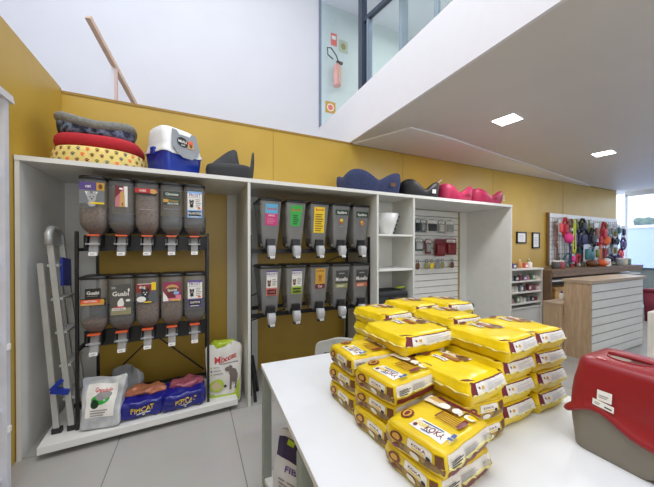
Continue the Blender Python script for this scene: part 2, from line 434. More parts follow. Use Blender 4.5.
def b4(d):
    d.rect(-.058, .10, .066, .235, mat('photo_rose', (150, 48, 84), .5)).rect(-.058, .10, .066, .14, PINKP).ell(.005, .188, .045, .028, TANP).ell(.005, .178, .05, .02, BROWN).text('Special', .005, .178, .017, PW).poly([(-.04, .12), (-.03, .165), (.02, .165), (.03, .12)], MAROON).rect(.015, .145, .05, .165, LBLUE).rect(0, .1, .06, .107, YP).poly([(-.058, .1), (-.058, .17), (-.03, .13), (-.02, .1)], PW)
def lab5(d):
    frost(PURP, PW, PW, 'GATOS')(d)
XA = [-.706, -.527, -.350, -.172, .005]
bin_a(XA[0], 1.60, 'upper left-rack bin with purple cat sticker, half full of kibble', .20, a1)
bin_a(XA[1], 1.60, 'upper left-rack bin with small pink sticker of a tan dog', .09, a2, KIB2)
bin_a(XA[2], 1.60, 'upper left-rack bin with red and black band sticker, nearly full', .36, a3)
bin_a(XA[3], 1.60, 'upper left-rack bin with two dark green strip stickers', .07, a4, KIB2)
bin_a(XA[4], 1.60, 'upper left-rack bin with white and light blue sticker beside the yellow gap', .08, frost(LBLUE, PW), KIB2)
bin_a(XA[0], .825, 'lower left-rack bin with black sticker over orange band', .10, b1)
bin_a(XA[1], .825, 'lower left-rack bin with large grey sticker of a white animal', .12, b2, KIB2)
bin_a(XA[2], .825, 'lower left-rack bin with brick red sticker of a dark dog', .23, b3)
bin_a(XA[3], .825, 'lower left-rack bin with rose sticker and white oval lettering', .23, b4)
bin_a(XA[4], .825, 'lower left-rack bin with purple and white dog sticker', .09, lab5, KIB2)

def bin_b(x, z, label, fill, deco):
    t = thing('food_dispenser', label, 'dispenser', (x, 2.80, z), 0, 'smoky tapered bins on the second rack')
    def rg(k):
        w = .16+.062*k; y0 = .05*(1-k); y1 = .24+.10*k
        return rrect(w, y1-y0, .45*k, .018, 3, 0, (y0+y1)/2)
    rings = [rg(k) for k in (0, .2, .4, .6, .8, 1)]
    rings = [rrect(.10, .13, -.035, .015, 3, 0, .13)]+rings
    MB().loft(rings, BIN2, capt=False, capb=False, smooth=True).build('clear_body', t)
    MB().loft(fill_rings(rings, .93, fill), KIB2).build('kibble', t)
    MB().loft([rrect(.226, .35, .445, .02, 3, 0, .17), rrect(.232, .356, .452, .02, 3, 0, .17), rrect(.232, .356, .466, .02, 3, 0, .17), rrect(.21, .33, .474, .02, 3, 0, .17)], BLACKP).build('lid', t)
    MB().box(-.042, .042, .0, .09, .0, .065, BLACKP, .006).box(-.05, .05, .03, .12, -.05, .02, BLACKP, .005).build('valve', t)
    MB().tube([(-.085, .09, .005), (-.05, .08, .005)], .016, CHUTE, 10).build('knob', t)
    c = MB().loft([rrect(.07, .075, .0, .008, 2, 0, .0), rrect(.078, .085, -.045, .01, 2, 0, -.012), rrect(.066, .06, -.10, .01, 2, 0, -.015), rrect(.06, .05, -.125, .01, 2, 0, -.012)], mat('clear_chute_bright', (214, 216, 220), .15, alpha=.62), capt=False)
    c.build('chute', t)
    MB().box(-.034, .034, -.045, .02, -.135, -.112, BLACKP, .004).build('chute_lip', t)
    Dec().rect(-.02, 0, .026, .024, TAGW).lines(-.014, .006, .02, .02, 2, GREYT).build('price_tag', plane_fn((0, -.046, -.128), (1, 0, 0), (0, 0, 1)), t)
    d = Dec(); deco(d); d.build('sticker', plane_fn((0, .049, 0), (1, 0, 0), (0, -.05, .45)), t, .0005, .002)
    return t
def c1(d): d.rect(-.055, .325, .07, .42, CYAN).rect(-.055, .205, .07, .325, MAGE).text('Special', .008, .375, .028, REDP).text('CROC', .008, .305, .018, PW).lines(-.035, .225, .05, .285, 4, PINKP)
def c2(d): d.rect(-.06, .345, .07, .42, GRNP).poly([(-.055, .205), (.045, .205), (.06, .345), (-.06, .345)], GRNP).text('Special', .005, .375, .026, REDP).lines(-.03, .225, .03, .33, 5, DGRN)
def c3(d): d.rect(-.065, .14, .06, .42, YP).text('Special', 0, .392, .026, REDP).lines(-.05, .16, .045, .36, 8, BROWN, .35)
def c4(d): d.rect(-.075, .345, .09, .405, DGRN).text('Equilibrio', .01, .375, .028, PW, w=.12).ell(.005, .275, .026, .03, REDP).ell(.005, .288, .02, .018, YP).ell(.012, .27, .012, .012, GRNP).rect(-.02, .215, .03, .22, GREYT)
def c5(d): d.rect(-.07, .33, .09, .395, DGRN).text('Equilibrio', .01, .362, .028, PW, w=.12).ell(.015, .265, .026, .03, ORANGE).ell(.02, .258, .016, .02, OLIVE).ell(.005, .28, .012, .012, YP)
def cf(b, t):
    def f(d): d.rect(-.045, .17, .065, .42, b).rect(-.045, .25, .065, .42, PW).rect(-.045, .41, .065, .425, PURP).text('FROST', .01, .39, .026, PURP).rect(-.04, .365, .06, .368, GREYT).lines(.015, .275, .06, .35, 4, GREYT); dog(d, -.018, .305, .034, BROWN, PW); d.rect(-.035, .185, .055, .235, INK).text(t, .01, .21, .022, b)
    return f
def c8(d): d.rect(-.05, .21, .065, .43, GOLD).rect(-.05, .21, .065, .26, MAROON).text('LONG', .008, .405, .022, BROWN).text('Cat', .008, .235, .026, PW); dog(d, .005, .335, .04, mat('lion_tan', (176, 116, 52), .5))
def c9(m):
    def f(d): d.rect(-.07, .20, .085, .40, mat('photo_charcoal', (66, 68, 66), .5)).text('Monello', .008, .30, .045, PW, w=.15).rect(-.07, .20, .085, .25, m).rect(-.03, .36, .04, .372, GREYT).lines(-.05, .212, .06, .24, 2, PW)
    return f
XB = [.70, .965, 1.235, 1.50, 1.765]
for x, z, l, f, d in (
    (XB[0], 1.515, 'upper second-rack bin with blue over magenta sticker', .12, c1),
    (XB[1], 1.515, 'upper second-rack bin with green sticker', .10, c2),
    (XB[2], 1.515, 'upper second-rack bin with tall yellow list sticker', .09, c3),
    (XB[3], 1.515, 'upper second-rack bin with dark green strip and red crest, beside the yellow-sticker bin', .10, c4),
    (XB[4], 1.515, 'upper second-rack bin with dark green strip and orange crest, nearest the shelf column', .10, c5),
    (XB[0], .84, 'lower second-rack bin with white and salmon sticker', .14, cf(SALM, 'CAES')),
    (XB[1], .84, 'lower second-rack bin with white and lime sticker', .12, cf(LIME, 'GATOS')),
    (XB[2], .84, 'lower second-rack bin with gold lion sticker', .12, c8),
    (XB[3], .84, 'lower second-rack bin with charcoal sticker and olive band', .12, c9(OLIVE)),
    (XB[4], .84, 'lower second-rack bin with charcoal sticker and orange band', .12, c9(mat('print_rust', (196, 104, 66), .5)))):
    bin_b(x, z, l, f, d)

# ------------------------------------------------------------------ pet beds and boxes on top of the cabinet
ZT = 2.1405
def bed(name, label, loc, rz, w, d, h, m_out, m_in, rim, n_pow=4, flare=1.08, wall=.045, cushion=True, group=None, seg=64):
    t = thing(name, label, 'pet bed', loc, rz, group)
    def ring(kw, kz, z=None, zoff=0):
        out = []
        for k in range(seg):
            a = 2*math.pi*k/seg; c, s = math.cos(a), math.sin(a)
            q = (abs(c)**n_pow+abs(s)**n_pow)**(-1/n_pow)
            x = c*q; y = s*q
            zz = (h*rim(a)*kz+zoff) if z is None else z
            f = 1+(flare-1)*(zz/h)
            out.append(Vector((x*(w/2*f-kw), y*(d/2*f-kw), zz)))
        return out
    MB().loft([ring(.02, 0, 0), ring(0, 0, .015), ring(-.006, .35), ring(-.008, .7), ring(.004, .96), ring(wall*.5, 1, None, .004), ring(wall*.95, .95), ring(wall*1.1, .6), ring(wall*1.15, 0, .03), ring(min(w, d)*.42, 0, .028)], m_out).build('wall', t)
    if cushion:
        c = [ring(wall*1.2, 0, .03), ring(wall*1.15, 0, .05), ring(wall*1.5, 0, .07), ring(wall*2.5, 0, .08), ring(min(w, d)*.44, 0, .078)]
        MB().loft(c, m_in).build('cushion', t)
    return t
def dip(front, back, side, corner=1.0):
    """rim height by angle: dips between raised corners"""
    def f(a):
        c, s = math.cos(a), math.sin(a)
        e = abs(math.sin(2*a))**1.3
        side_h = (side*c*c+(front if s < 0 else back)*s*s)
        return side_h+(corner-side_h)*e
    return f
NAVY = mat('navy_fabric', (46, 56, 92), .85, var=.15, scale=30, bump=.15)
PINK = mat('pink_faux_leather', (168, 32, 76), .5, var=.1, bump=.1)
PINKL = mat('pink_lining', (206, 60, 108), .8)
BLKF = mat('black_faux_leather', (26, 26, 30), .55, bump=.1)
BLKL = mat('black_lining', (40, 40, 44), .9)
t = bed('pet_bed', 'navy blue fabric pet bed with dipped front, on the cabinet top', (2.02, 3.06, ZT), R(-3), .70, .54, .27, NAVY, NAVY, dip(.58, .9, .8))
Dec().rect(-.035, -.022, .035, .022, BROWN).build('patch', plane_fn((.17, -.302, .11), (1, 0, 0), (0, -.05, 1)), t)
t = bed('pet_bed', 'black pet bed with small white tag, between the navy and pink beds', (2.73, 3.03, ZT), R(-2), .56, .50, .225, BLKF, BLKL, dip(.45, .85, .72))
Dec().rect(-.03, -.025, .03, .025, TAGW).build('price_tag', plane_fn((.12, -.275, .085), (1, 0, 0), (0, -.05, 1)), t)
t = bed('pet_bed', 'pink pet bed beside the black bed on the cabinet top', (3.38, 3.03, ZT), R(-2), .57, .50, .23, PINK, PINKL, dip(.5, .85, .75))
Dec().rect(-.03, -.015, .03, .015, MAROON).build('patch', plane_fn((.12, -.273, .09), (1, 0, 0), (0, -.05, 1)), t)
t = bed('pet_bed', 'pink pet bed with round white tag at the right end of the cabinet top', (4.04, 3.03, ZT), R(-2), .60, .50, .22, PINK, PINKL, dip(.5, .85, .75))
Dec().rect(-.03, -.015, .03, .015, MAROON).build('patch', plane_fn((.06, -.273, .09), (1, 0, 0), (0, -.05, 1)), t)
Dec().ell(0, 0, .028, .045, PW).ell(0, 0, .015, .028, REDP).build('price_tag', plane_fn((.25, -.262, .1), (1, .35, 0), (0, 0, 1)), t)
def earrim(a):
    def dd(c): return (math.degrees(a)-c+180) % 360-180
    p = dd(82); e = math.exp(-(p/(58 if p > 0 else 11))**2); q = dd(-8); g = math.exp(-(q/(9 if q < 0 else 20))**2)
    return .56+1.1*e+.75*g
GBLK = mat('charcoal_felt', (44, 46, 48), .7, bump=.1)
bed('pet_bed', 'charcoal pet bed with tall pointed corners right of the litter box', (.335, 3.0, ZT), R(-12), .41, .40, .25, GBLK, GBLK, earrim, 3.2, 1.12, .025)

# three stacked beds
bx, by = -.715, 3.08
YPAW = mat('cream_yellow_fabric', (222, 200, 120), .9, var=.08)
t = bed('pet_bed', 'cream yellow pet bed with coloured paw prints, bottom of the stack', (bx, by, ZT), 0, .66, .60, .155, YPAW, YPAW, lambda a: 1.0, 2.4, .93, .09, False)
pc = [MAROON, ORANGE, mat('paw_olive', (110, 100, 40), .8), mat('paw_brown', (120, 70, 40), .8), mat('paw_grey', (90, 90, 100), .8)]
d = Dec(); rr_ = random.Random(3)
for i in range(34):
    for j in range(3):
        u = i/34*2*math.pi+.09*(j % 2); v = .032+.045*j
        m = pc[(i*2+j*3) % 5]; s = .017
        k = s/.36
        d.ell(u, v-.004, k*.62, s*.5, m, 8)
        for q in (-1.1, -.38, .38, 1.1): d.ell(u+k*.6*q, v+s*(.62 if abs(q) < .6 else .35), k*.26, s*.28, m, 6)
def bedmap(u, v, h):
    c, s = math.cos(u), math.sin(u); q = (abs(c)**2.4+abs(s)**2.4)**(-1/2.4); kz = v/.155
    f = 1-.07*kz; off = .006+h*3+.003
    return Vector((c*q*(.33*f+off), s*q*(.30*f+off), v))
d.build('printed_pattern', bedmap, t, 0)
RED = mat('red_fabric', (176, 34, 44), .9, var=.1, bump=.1)
mb = MB()
def cush(w, dd, h, wob=0):
    rings = []
    for k, z in ((.9, 0), (.985, .18), (1, .45), (.985, .75), (.93, .95), (.8, 1), (.3, .98)):
        ring = []
        for q in range(48):
            a = 2*math.pi*q/48; c, s = math.cos(a), math.sin(a); p = (abs(c)**3+abs(s)**3)**(-1/3)
            ring.append(Vector((c*p*w/2*k, s*p*dd/2*k, h*z+wob*math.sin(a*2+1)*z)))
        rings.append(ring)
    return rings
mb.loft(cush(.60, .54, .10), RED)
tag(mb.build('pet_cushion', None, (bx+.0, by, ZT+.158), R(-2)), 'red padded pet cushion, middle of the stack of three beds', 'pet bed')
FLEE = mat('grey_fleece', (122, 122, 116), .95, var=.2, scale=40, bump=.4, bscale=120)
DPAT = ramp_mat('blue_patterned_fabric', [(30, 34, 48), (40, 46, 66), (120, 134, 160), (24, 28, 40)], 14, .85)
t = bed('pet_bed', 'grey fleece pet bed with dark patterned side, top of the stack of three', (bx-.03, by, ZT+.26), R(4), .50, .44, .15, DPAT, FLEE, lambda a: .76+.22*math.cos(2*a)+.05*math.cos(a+2.8), 3, 1.02, .05)
def rimring(off, dz):
    out = []
    for k in range(56):
        a = 2*math.pi*k/56; c, s = math.cos(a), math.sin(a); q = (abs(c)**3+abs(s)**3)**(-1/3)
        z = .15*(.76+.22*math.cos(2*a)+.05*math.cos(a+2.8))
        out.append(Vector((c*q*(.235), s*q*(.205), z+.0)))
    return out
MB().tube(rimring(0, 0), .042, FLEE, 10, closed=True).build('bolster', t)

# blue and white hooded litter box
lb = thing('litter_box', 'blue litter box with white hood and grey door, on the cabinet top', 'litter box', (.06, 3.06, ZT), R(0))
LBW = mat('white_hood_plastic', (222, 224, 224), .35, var=.02)
LBG = mat('grey_door_plastic', (142, 146, 150), .4)
def lrim(y, x, w, d, base): return base-.06*max(0, 1-(x/(w*.36))**2)*(1 if y < 0 else .2)
W_, D_ = .36, .36
base_r = []
for k, z in ((.86, 0), (.9, .012), (.97, .12)):
    base_r.append(rrect(W_*k, D_*k, z, .05, 5))
top = rrect(W_*1.0, D_*1.0, 0, .05, 5)
for p in top: p.z = .19-(.07*math.exp(-(p.x/.11)**2) if p.y < -.05 else 0)
base_r.append(top)
MB().loft(base_r, BLUE, capt=False).build('tray', lb)
hr = []
for k, kd, dz in ((1.05, 1.05, -.012), (1.06, 1.06, .004), (1.0, 1.0, .015)):
    r = rrect(W_*k, D_*kd, 0, .06, 5)
    for p in r: p.z = .19+dz-(.07*math.exp(-(p.x/.11)**2) if p.y < -.05 else 0)
    hr.append(r)
for k, kd, z, oy in ((.97, .97, .25, 0), (.93, .9, .33, .012), (.88, .80, .375, .03), (.78, .66, .395, .04), (.4, .3, .40, .04)): hr.append(rrect(W_*k, D_*kd, z, .07, 5, 0, oy))
MB().loft(hr, LBW, capb=False).build('hood', lb)
fn = plane_fn((0, -.176, .25), (1, 0, 0), (0, .25, 1))
dr = Dec().poly([(-.115, .105), (-.07, .105), (-.05, .075), (.05, .075), (.07, .105), (.115, .105), (.135, -.03), (.10, -.08), (.045, -.12), (-.045, -.12), (-.10, -.08), (-.135, -.03)], LBG).build('door', fn, lb, 0, .012)
Dec().ell(-.03, .01, .052, .042, INK).text('MIAU', -.03, .015, .024, PW).text('CAT', -.03, -.015, .014, PW).rect(.015, -.03, .07, .005, TANP).rect(.02, .005, .07, .035, ORANGE).ell(.045, -.005, .016, .018, BROWN).build('sticker', fn, dr, .0005, .015)
lb.rotation_euler = (0, 0, R(33))
lb.location = (-.165, 3.04, ZT)
lb.scale = (1, 1, 1.15)
for s in (-1, 1): MB().box(s*.192-.012, s*.192+.012, -.03, .03, .16, .215, BLUE, .004).build('clip', lb)

# ------------------------------------------------------------------ step ladder in the left bay
ld = thing('step_ladder', 'folded aluminium step ladder leaning inside the left end of the cabinet', 'ladder', (0, 0, 0))
fr = [Vector((-.845, 2.79, .102)), Vector((-.985, 2.82, 1.60))]; fb = [Vector((-.86, 3.12, .102)), Vector((-.985, 3.02, 1.60))]
MB().bar(*fr, .03, .036, ALU, (1, 0, 0)).build('rail', ld); MB().bar(*fb, .03, .036, ALU, (1, 0, 0)).build('rail', ld)
gr_ = [Vector((-.935, 2.79, .102)), Vector((-1.025, 2.79, 1.38))]; gb = [Vector((-.93, 3.16, .102)), Vector((-1.03, 3.08, 1.38))]
MB().bar(*gr_, .026, .034, ALU, (1, 0, 0)).build('rail', ld); MB().bar(*gb, .026, .034, ALU, (1, 0, 0)).build('rail', ld)
for k in (.16, .33, .5, .67, .84):
    a = fr[0].lerp(fr[1], k); b = fb[0].lerp(fb[1], k)
    MB().bar(a+Vector((.0, 0, 0)), b, .07, .018, ALU).build('step', ld)
MB().tube([(-.98, 2.80, 1.52), (-.986, 2.81, 1.60), (-.99, 2.86, 1.64), (-.99, 2.97, 1.64), (-.986, 3.02, 1.60), (-.98, 3.03, 1.52)], .024, ALU, 10).box(-1.005, -.975, 2.83, 3.0, 1.50, 1.63, ALU, .008).build('top_cap', ld)
MB().prism([(2.86, 1.20), (3.03, 1.18), (3.02, 1.40), (2.86, 1.42)], 'x', -.935, -.92, BLUE).build('tool_tray', ld)
MB().bar((-.86, 2.78, .40), (-.965, 2.78, .43), .03, .04, BLUE).bar((-.965, 2.775, .43), (-.9, 2.775, .50), .012, .03, BLUE).build('spreader', ld)
for a in (fr[0], fb[0], gr_[0], gb[0]): MB().box(a.x-.03, a.x+.03, a.y-.02, a.y+.02, .101, .14, BLACKP, .004).build('foot', ld)

# ------------------------------------------------------------------ soft bags
def pillow(a, b, c, n=14, pw=5.0, bulge=.12, wr=.004, seed=0, sag=0, pinch=.0):
    so = Vector((seed*3.1, seed*1.7, seed*.9))
    def F(p):
        p = Vector(p); q = (abs(p.x)**pw+abs(p.y)**pw+abs(p.z)**pw)**(-1/pw)
        v = p*q
        z = v.z*(1+bulge*(1-v.x*v.x)*(1-v.y*v.y)-pinch*(abs(v.y)**4))
        co = Vector((v.x*a, v.y*b, z*c))
        nz = noise.noise_vector(co*14+so)*wr+noise.noise_vector(co*34+so)*wr*.45
        co += nz
        co.z = max(co.z, -c)
        co.z += c
        if sag: co.z = max(0, co.z-sag*(max(0, abs(v.x)-.4))**2*c)
        return co
    return F
def gusset(a, b, c, bulge=.04, wr=.003, seed=0, ky=.84, kx=.93):
    """gusseted packet: ends fold out to a ridge at mid height"""
    so = Vector((seed*3.1, seed*1.7, seed*.9))
    def F(p):
        x, y, z = p; az = abs(z)
        r = 1-.05*(abs(x)**6)*(abs(y)**6)
        X = a*x*(kx+(1-kx)*(1-az**1.5))*r; Y = b*y*(ky+(1-ky)*(1-az**1.3))*r
        e = max(abs(x), abs(y))
        Z = c*z*(1+bulge*(1-x*x)*(1-y*y)-.10*e**10)
        co = Vector((X, Y, Z)); q = abs(x)*abs(y)
        nz = noise.noise_vector(Vector((X*18, Y*18, Z*22))+so)*wr+noise.noise_vector(Vector((X*45, Y*45, Z*45))+so)*wr*(.4+.8*q)
        co += nz; co.z = max(co.z, -c)+c
        return co
    return F
def pillow_mesh(F, m, n=14):
    mb = MB()
    faces = {'z': lambda s, t: (s, t, 1), '-z': lambda s, t: (s, t, -1), 'x': lambda s, t: (1, s, t), '-x': lambda s, t: (-1, s, t), 'y': lambda s, t: (s, 1, t), '-y': lambda s, t: (s, -1, t)}
    for f in faces.values():
        vs = [F(f(-1+2*i/n, -1+2*j/n)) for j in range(n+1) for i in range(n+1)]
        fs = [(j*(n+1)+i, j*(n+1)+i+1, (j+1)*(n+1)+i+1, (j+1)*(n+1)+i) for j in range(n) for i in range(n)]
        mb.faces(vs, fs, m, True)
    bmesh.ops.remove_doubles(mb.bm, verts=mb.bm.verts, dist=.0004)
    return mb
def facemap(F, face):
    f = {'z': lambda s, t: (s, t, 1), 'x': lambda s, t: (1, s, t), '-x': lambda s, t: (-1, s, t), '-y': lambda s, t: (s, -1, t), 'y': lambda s, t: (s, 1, t)}[face]
    def g(u, v, h):
        u = max(-.99, min(.99, u)); v = max(-.99, min(.99, v)); e = .03
        p = F(f(u, v)); n = (F(f(u+e, v))-F(f(u-e, v))).cross(F(f(u, v+e))-F(f(u, v-e))).normalized()
        c = Vector((0, 0, F((0, 0, 1)).z*.5))
        if n.dot(p-c) < 0: n = -n
        return p+n*h
    return g
BAGY = mat('bag_yellow_film', (238, 208, 22), .3, var=.06, scale=14)
BAGG = ramp_mat('bag_gold_film', [(210, 180, 28), (230, 200, 38), (214, 178, 48)], 8, .3)
SEAL = mat('bag_seal_film', (232, 222, 150), .3)
FOODP = ramp_mat('food_photo_print', [(120, 84, 52), (226, 214, 190), (96, 60, 40), (200, 160, 90), (236, 230, 216)], 38, .4, 'voronoi')
BRNP = ramp_mat('brown_photo_print', [(140, 108, 40), (104, 74, 34), (196, 160, 50), (90, 70, 50)], 22, .4)
BLUP = mat('print_blue', (40, 84, 150), .4)
def flange(F, a, b, sides):
    mb = MB()
    for sd in sides:
        N = 16; vs = []
        for i in range(N+1):
            s = -1+2*i/N; s *= .94
            f = {'-x': (-1, s, 0), '-y': (s, -1, 0), 'y': (s, 1, 0)}[sd]
            p = F(f); o = {'-x': Vector((-1, 0, 0)), '-y': Vector((0, -1, 0)), 'y': Vector((0, 1, 0))}[sd]
            w = .009+.003*math.sin(i*2.3)
            vs += [p-o*.004+Vector((0, 0, .0015)), p+o*w+Vector((0, 0, .001+.003*math.sin(i*1.7))), p-o*.004-Vector((0, 0, .0015))]
        fs = []
        for i in range(N):
            k = i*3; fs += [(k, k+1, k+4, k+3), (k+1, k+2, k+5, k+4)]
        mb.faces(vs, fs, SEAL, True)
    return mb

def bag_one():
    """printed bag: logo panel on top, printed end toward -x, label gusset toward -y"""
    F = gusset(.138, .120, .0415, .05, .0032, 1, .90, .94)
    t = thing('dog_food_bag', '', 'dog food bag', (0, 0, 0), 0, 'yellow dog food bags piled on the table')
    bag = pillow_mesh(F, BAGG).build('bag', t)
    # top: local u = x, v = y ; lettering reads toward -y
    d = Dec(); q = -math.pi/2
    d.rect(-.78, -.72, -.30, .35, PW, 6, 8)
    d.text('KOKA', -.55, -.33, .22, MAROON, q, .55).text('Gold', -.50, .12, .2, YP, q, .36).rect(-.40, -.5, -.36, .2, BLUP, 1, 5).ell(-.66, .22, .07, .06, MAROON).rect(-.72, -.3, -.69, .0, BLUP)
    d.ell(-.45, .72, .22, .19, MAROON).ell(-.45, .72, .16, .13, GOLD).ell(-.45, .72, .1, .07, MAROON)
    for k in range(6): d.rect(-.012+.07*k, -.6, .018+.07*k, .0, mat('print_rust_brown', (150, 78, 34), .4), 1, 5)
    d.rect(-.04, -.76, .40, -.62, MAROON, 4, 2); d.rect(-.04, .0, .38, .06, MAROON, 4, 1)
    d.rect(.45, -.45, .85, .85, FOODP, 5, 10); d.ell(.6, .2, .16, .2, PW).ell(.62, -.25, .14, .16, PW).ell(.58, -.68, .13, .17, PW).ell(.62, -.72, .08, .13, YP).rect(.8, -.85, .93, .6, MAROON, 2, 8)
    d.rect(-.62, -.9, -.52, -.76, BLUP).rect(-.50, -.9, -.32, -.78, BLUP)
    d.build('top_print', facemap(F, 'z'), bag, .0005, .0012)
    d = Dec()
    d.rect(-.97, -.75, .97, -.1, BRNP, 8, 3).rect(-.15, -.05, .6, .68, PW, 4, 4).text('KOKA', .2, .35, .2, MAROON, 0, .45).rect(0, .05, .4, .16, YP).ell(.5, .1, .07, .14, INK)
    d.ell(-.5, .2, .2, .36, MAROON).ell(-.5, .2, .13, .24, GOLD).rect(.68, .0, .95, .7, BROWN, 2, 3).ell(.1, -.4, .16, .25, PW).ell(-.5, -.5, .13, .2, MAROON).rect(-.96, .75, .96, .9, YP, 6, 1)
    dd = [(([(-u, v) for u, v in vs]), fs, m) for vs, fs, m in d.it]; d.it = dd
    d2 = Dec(); d2.it = [([(-u, v) for u, v in vs], fs, m) for vs, fs, m in d.it]
    d2.build('end_print', (lambda g: lambda u, v, h: g(-u, v, h))(facemap(F, '-x')), bag, .00035, .0008)
    d = Dec()
    d.rect(-.93, -.1, .93, .85, mat('print_pale_label', (222, 216, 206), .45), 16, 8).rect(-.9, -.9, .93, -.3, MAROON, 16, 6).lines(-.3, .05, .3, .6, 5, GREYT).lines(-.85, .05, -.4, .6, 4, INK)
    for k in range(9): d.rect(.5+.035*k, .15, .515+.035*k, .6, INK)
    d.build('side_label', facemap(F, '-y'), bag, .0007, .0012)
    flange(F, .138, .120, ['-y']).build('seal', bag)
    return t
def bag_two():
    """plain yellow bag, white label gusset with maroon corners toward -y"""
    F = gusset(.119, .160, .0450, .07, .0050, 2, .90, .93)
    t = thing('dog_food_bag', '', 'dog food bag', (0, 0, 0), 0, 'yellow dog food bags piled on the table')
    bag = pillow_mesh(F, BAGY).build('bag', t)
    d = Dec()
    d.rect(-.97, -.02, .97, .97, MAROON, 20, 10)
    d.rect(-.72, .03, .92, .88, PW, 20, 10).rect(-.60, .38, -.52, .6, MAROON).rect(-.46, .38, -.38, .6, GOLD).lines(-.22, .18, .78, .74, 5, mat('print_pale_grey', (200, 198, 196), .5), .4)
    d.build('end_label', facemap(F, '-y'), bag, .0012, .0012)
    d = Dec()
    d.poly([(-.97, -.97), (-.60, -.97), (-.80, -.80), (-.97, -.74)], MAROON).poly([(.97, -.97), (.8, -.97), (.88, -.84), (.97, -.78)], MAROON).rect(.45, -.2, .9, .75, FOODP, 6, 10).rect(.15, -.1, .36, .5, mat('print_rust_brown', (150, 78, 34), .4), 4, 6).rect(-.25, .15, .02, .6, PW, 4, 6).text('KOKA', -.11, .38, .14, MAROON, -math.pi/2, .4).ell(-.2, .8, .18, .1, MAROON)
    d.build('top_print', facemap(F, 'z'), bag, .0008, .0012)
    flange(F, .119, .160, ['-y', '-x']).build('seal', bag)
    return t
B1 = bag_one(); B2 = bag_two(); used = set()
def put(proto, x, y, z, rz, label, tilt=(0, 0)):
    if proto in used: return dup(proto, (x, y, z), R(rz), label, tilt)
    used.add(proto); proto.location = (x, y, z); proto.rotation_euler = (tilt[0], tilt[1], R(rz)); proto['label'] = label
    return proto
ZB = .7505
lv3 = ['bottom', 'middle', 'top']; lv4 = ['bottom', 'second', 'third', 'top']
def stack(proto, x, y, n, t, rz, where, lv, jit=.008, rzj=4, dx=0):
    rng = random.Random(int(x*1000+y*77))
    for k in range(n):
        put(proto, x+rng.uniform(-jit, jit)+dx*k, y+rng.uniform(-jit, jit), ZB+t*k, rz+rng.uniform(-rzj, rzj), 'yellow dog food bag, %s of %s' % (lv[k], where))
stack(B1, .760, 1.185, 3, .0885, 3, 'the left edge stack farthest from the viewer', lv3)
stack(B1, .762, .948, 3, .083, 6, 'the middle stack along the left edge', lv3)
stack(B1, .748, .712, 2, .082, 8, 'the low two-bag front left stack', ['bottom', 'top'])
stack(B1, 1.0, .85, 2, .085, 88, 'the printed pair under the plain front bag', ['bottom', 'second'])
put(B2, .985, .85, ZB+.172, 6, 'plain yellow bag with white end label lying on the printed front stack')
stack(B2, 1.245, .885, 4, .091, 2, 'the stack left of the front right corner stack', lv4)
stack(B2, 1.490, .895, 4, .091, 1, 'the front right corner stack', lv4)
stack(B2, 1.01, 1.175, 3, .087, 3, 'the stack behind the plain front bag', lv4)
hb = put(B2, .985, 1.13, ZB+.262, 2, 'wide yellow dog food bag with long white label, topmost behind the plain front bag'); hb.scale = (1.38, 1, 1)
stack(B2, 1.10, 1.495, 4, .088, 8, 'the rear stack nearest the bin racks', lv4)
stack(B2, 1.385, 1.23, 4, .090, -2, 'the stack in the middle of the pile', lv4)
stack(B2, 1.40, 1.56, 4, .091, 4, 'the second rear stack from the right', lv4)
stack(B2, 1.65, 1.50, 4, .092, -4, 'the far right rear stack', lv4)

# bags on the platform
def softbag(name, label, cat, loc, rz, a, b, c, m, deco=None, tilt=0, seed=5, group=None, pw=7, wr=.014, flare=.0):
    """upright bag: front face toward -y (local), standing on z=0"""
    so = Vector((seed, seed*2.3, seed*.7))
    def F(p):
        p = Vector(p); q = (abs(p.x)**pw+abs(p.y)**pw+abs(p.z)**pw)**(-1/pw); v = p*q
        k = .5+.5*v.z
        th = b*(1-.85*k**2.2)
        co = Vector((v.x*a*(1-.06*k+(.05+flare)*k*k), v.y*th, (v.z+1)*c))
        co += noise.noise_vector(co*9+so)*wr*(.35+k)
        if v.z < -.6: co.z = max(0, co.z)
        return co
    t = thing(name, label, cat, loc, rz, group)
    bag = pillow_mesh(F, m, 18).build('bag', t)
    bag.rotation_euler = (tilt, 0, 0)
    if deco: d = Dec(); deco(d); d.build('print', facemap(F, '-y'), bag, .0005, .003)
    return t, bag
GREYB = ramp_mat('silver_bag_film', [(196, 198, 200), (170, 174, 178), (214, 216, 216)], 7, .3)
def gdec(d):
    d.rect(-.75, -.55, .7, .72, PW, 8, 8).ell(-.05, .15, .45, .2, GRNP).ell(-.3, .0, .22, .2, DGRN).ell(.1, .3, .36, .16, GREYT).text('Granulado', .05, .5, .14, REDP, .0, .8).lines(-.5, -.5, .4, -.2, 3, GREYT)
softbag('litter_bag', 'silver grey litter bag with green printed picture slumped beside the ladder', 'bag', (-.650, 2.742, .101), R(-10), .128, .055, .185, GREYB, gdec, R(-10), 5, wr=.02, pw=16, flare=.22)
softbag('litter_bag', 'crumpled silver bag leaning behind the green-pictured grey bag', 'bag', (-.545, 3.02, .101), R(-30), .13, .06, .165, mat('crumpled_silver_film', (150, 152, 154), .25, var=.2), None, R(-6), 9, wr=.03)
BLUB = mat('blue_bag_film', (28, 30, 128), .28, var=.12)
def pdec(txt):
    def f(d): d.text(txt, .05, .05, .30, YP, .0, .9).rect(-.25, -.22, .3, -.14, PW, 2, 1).ell(.05, -.45, .07, .12, PW)
    return f
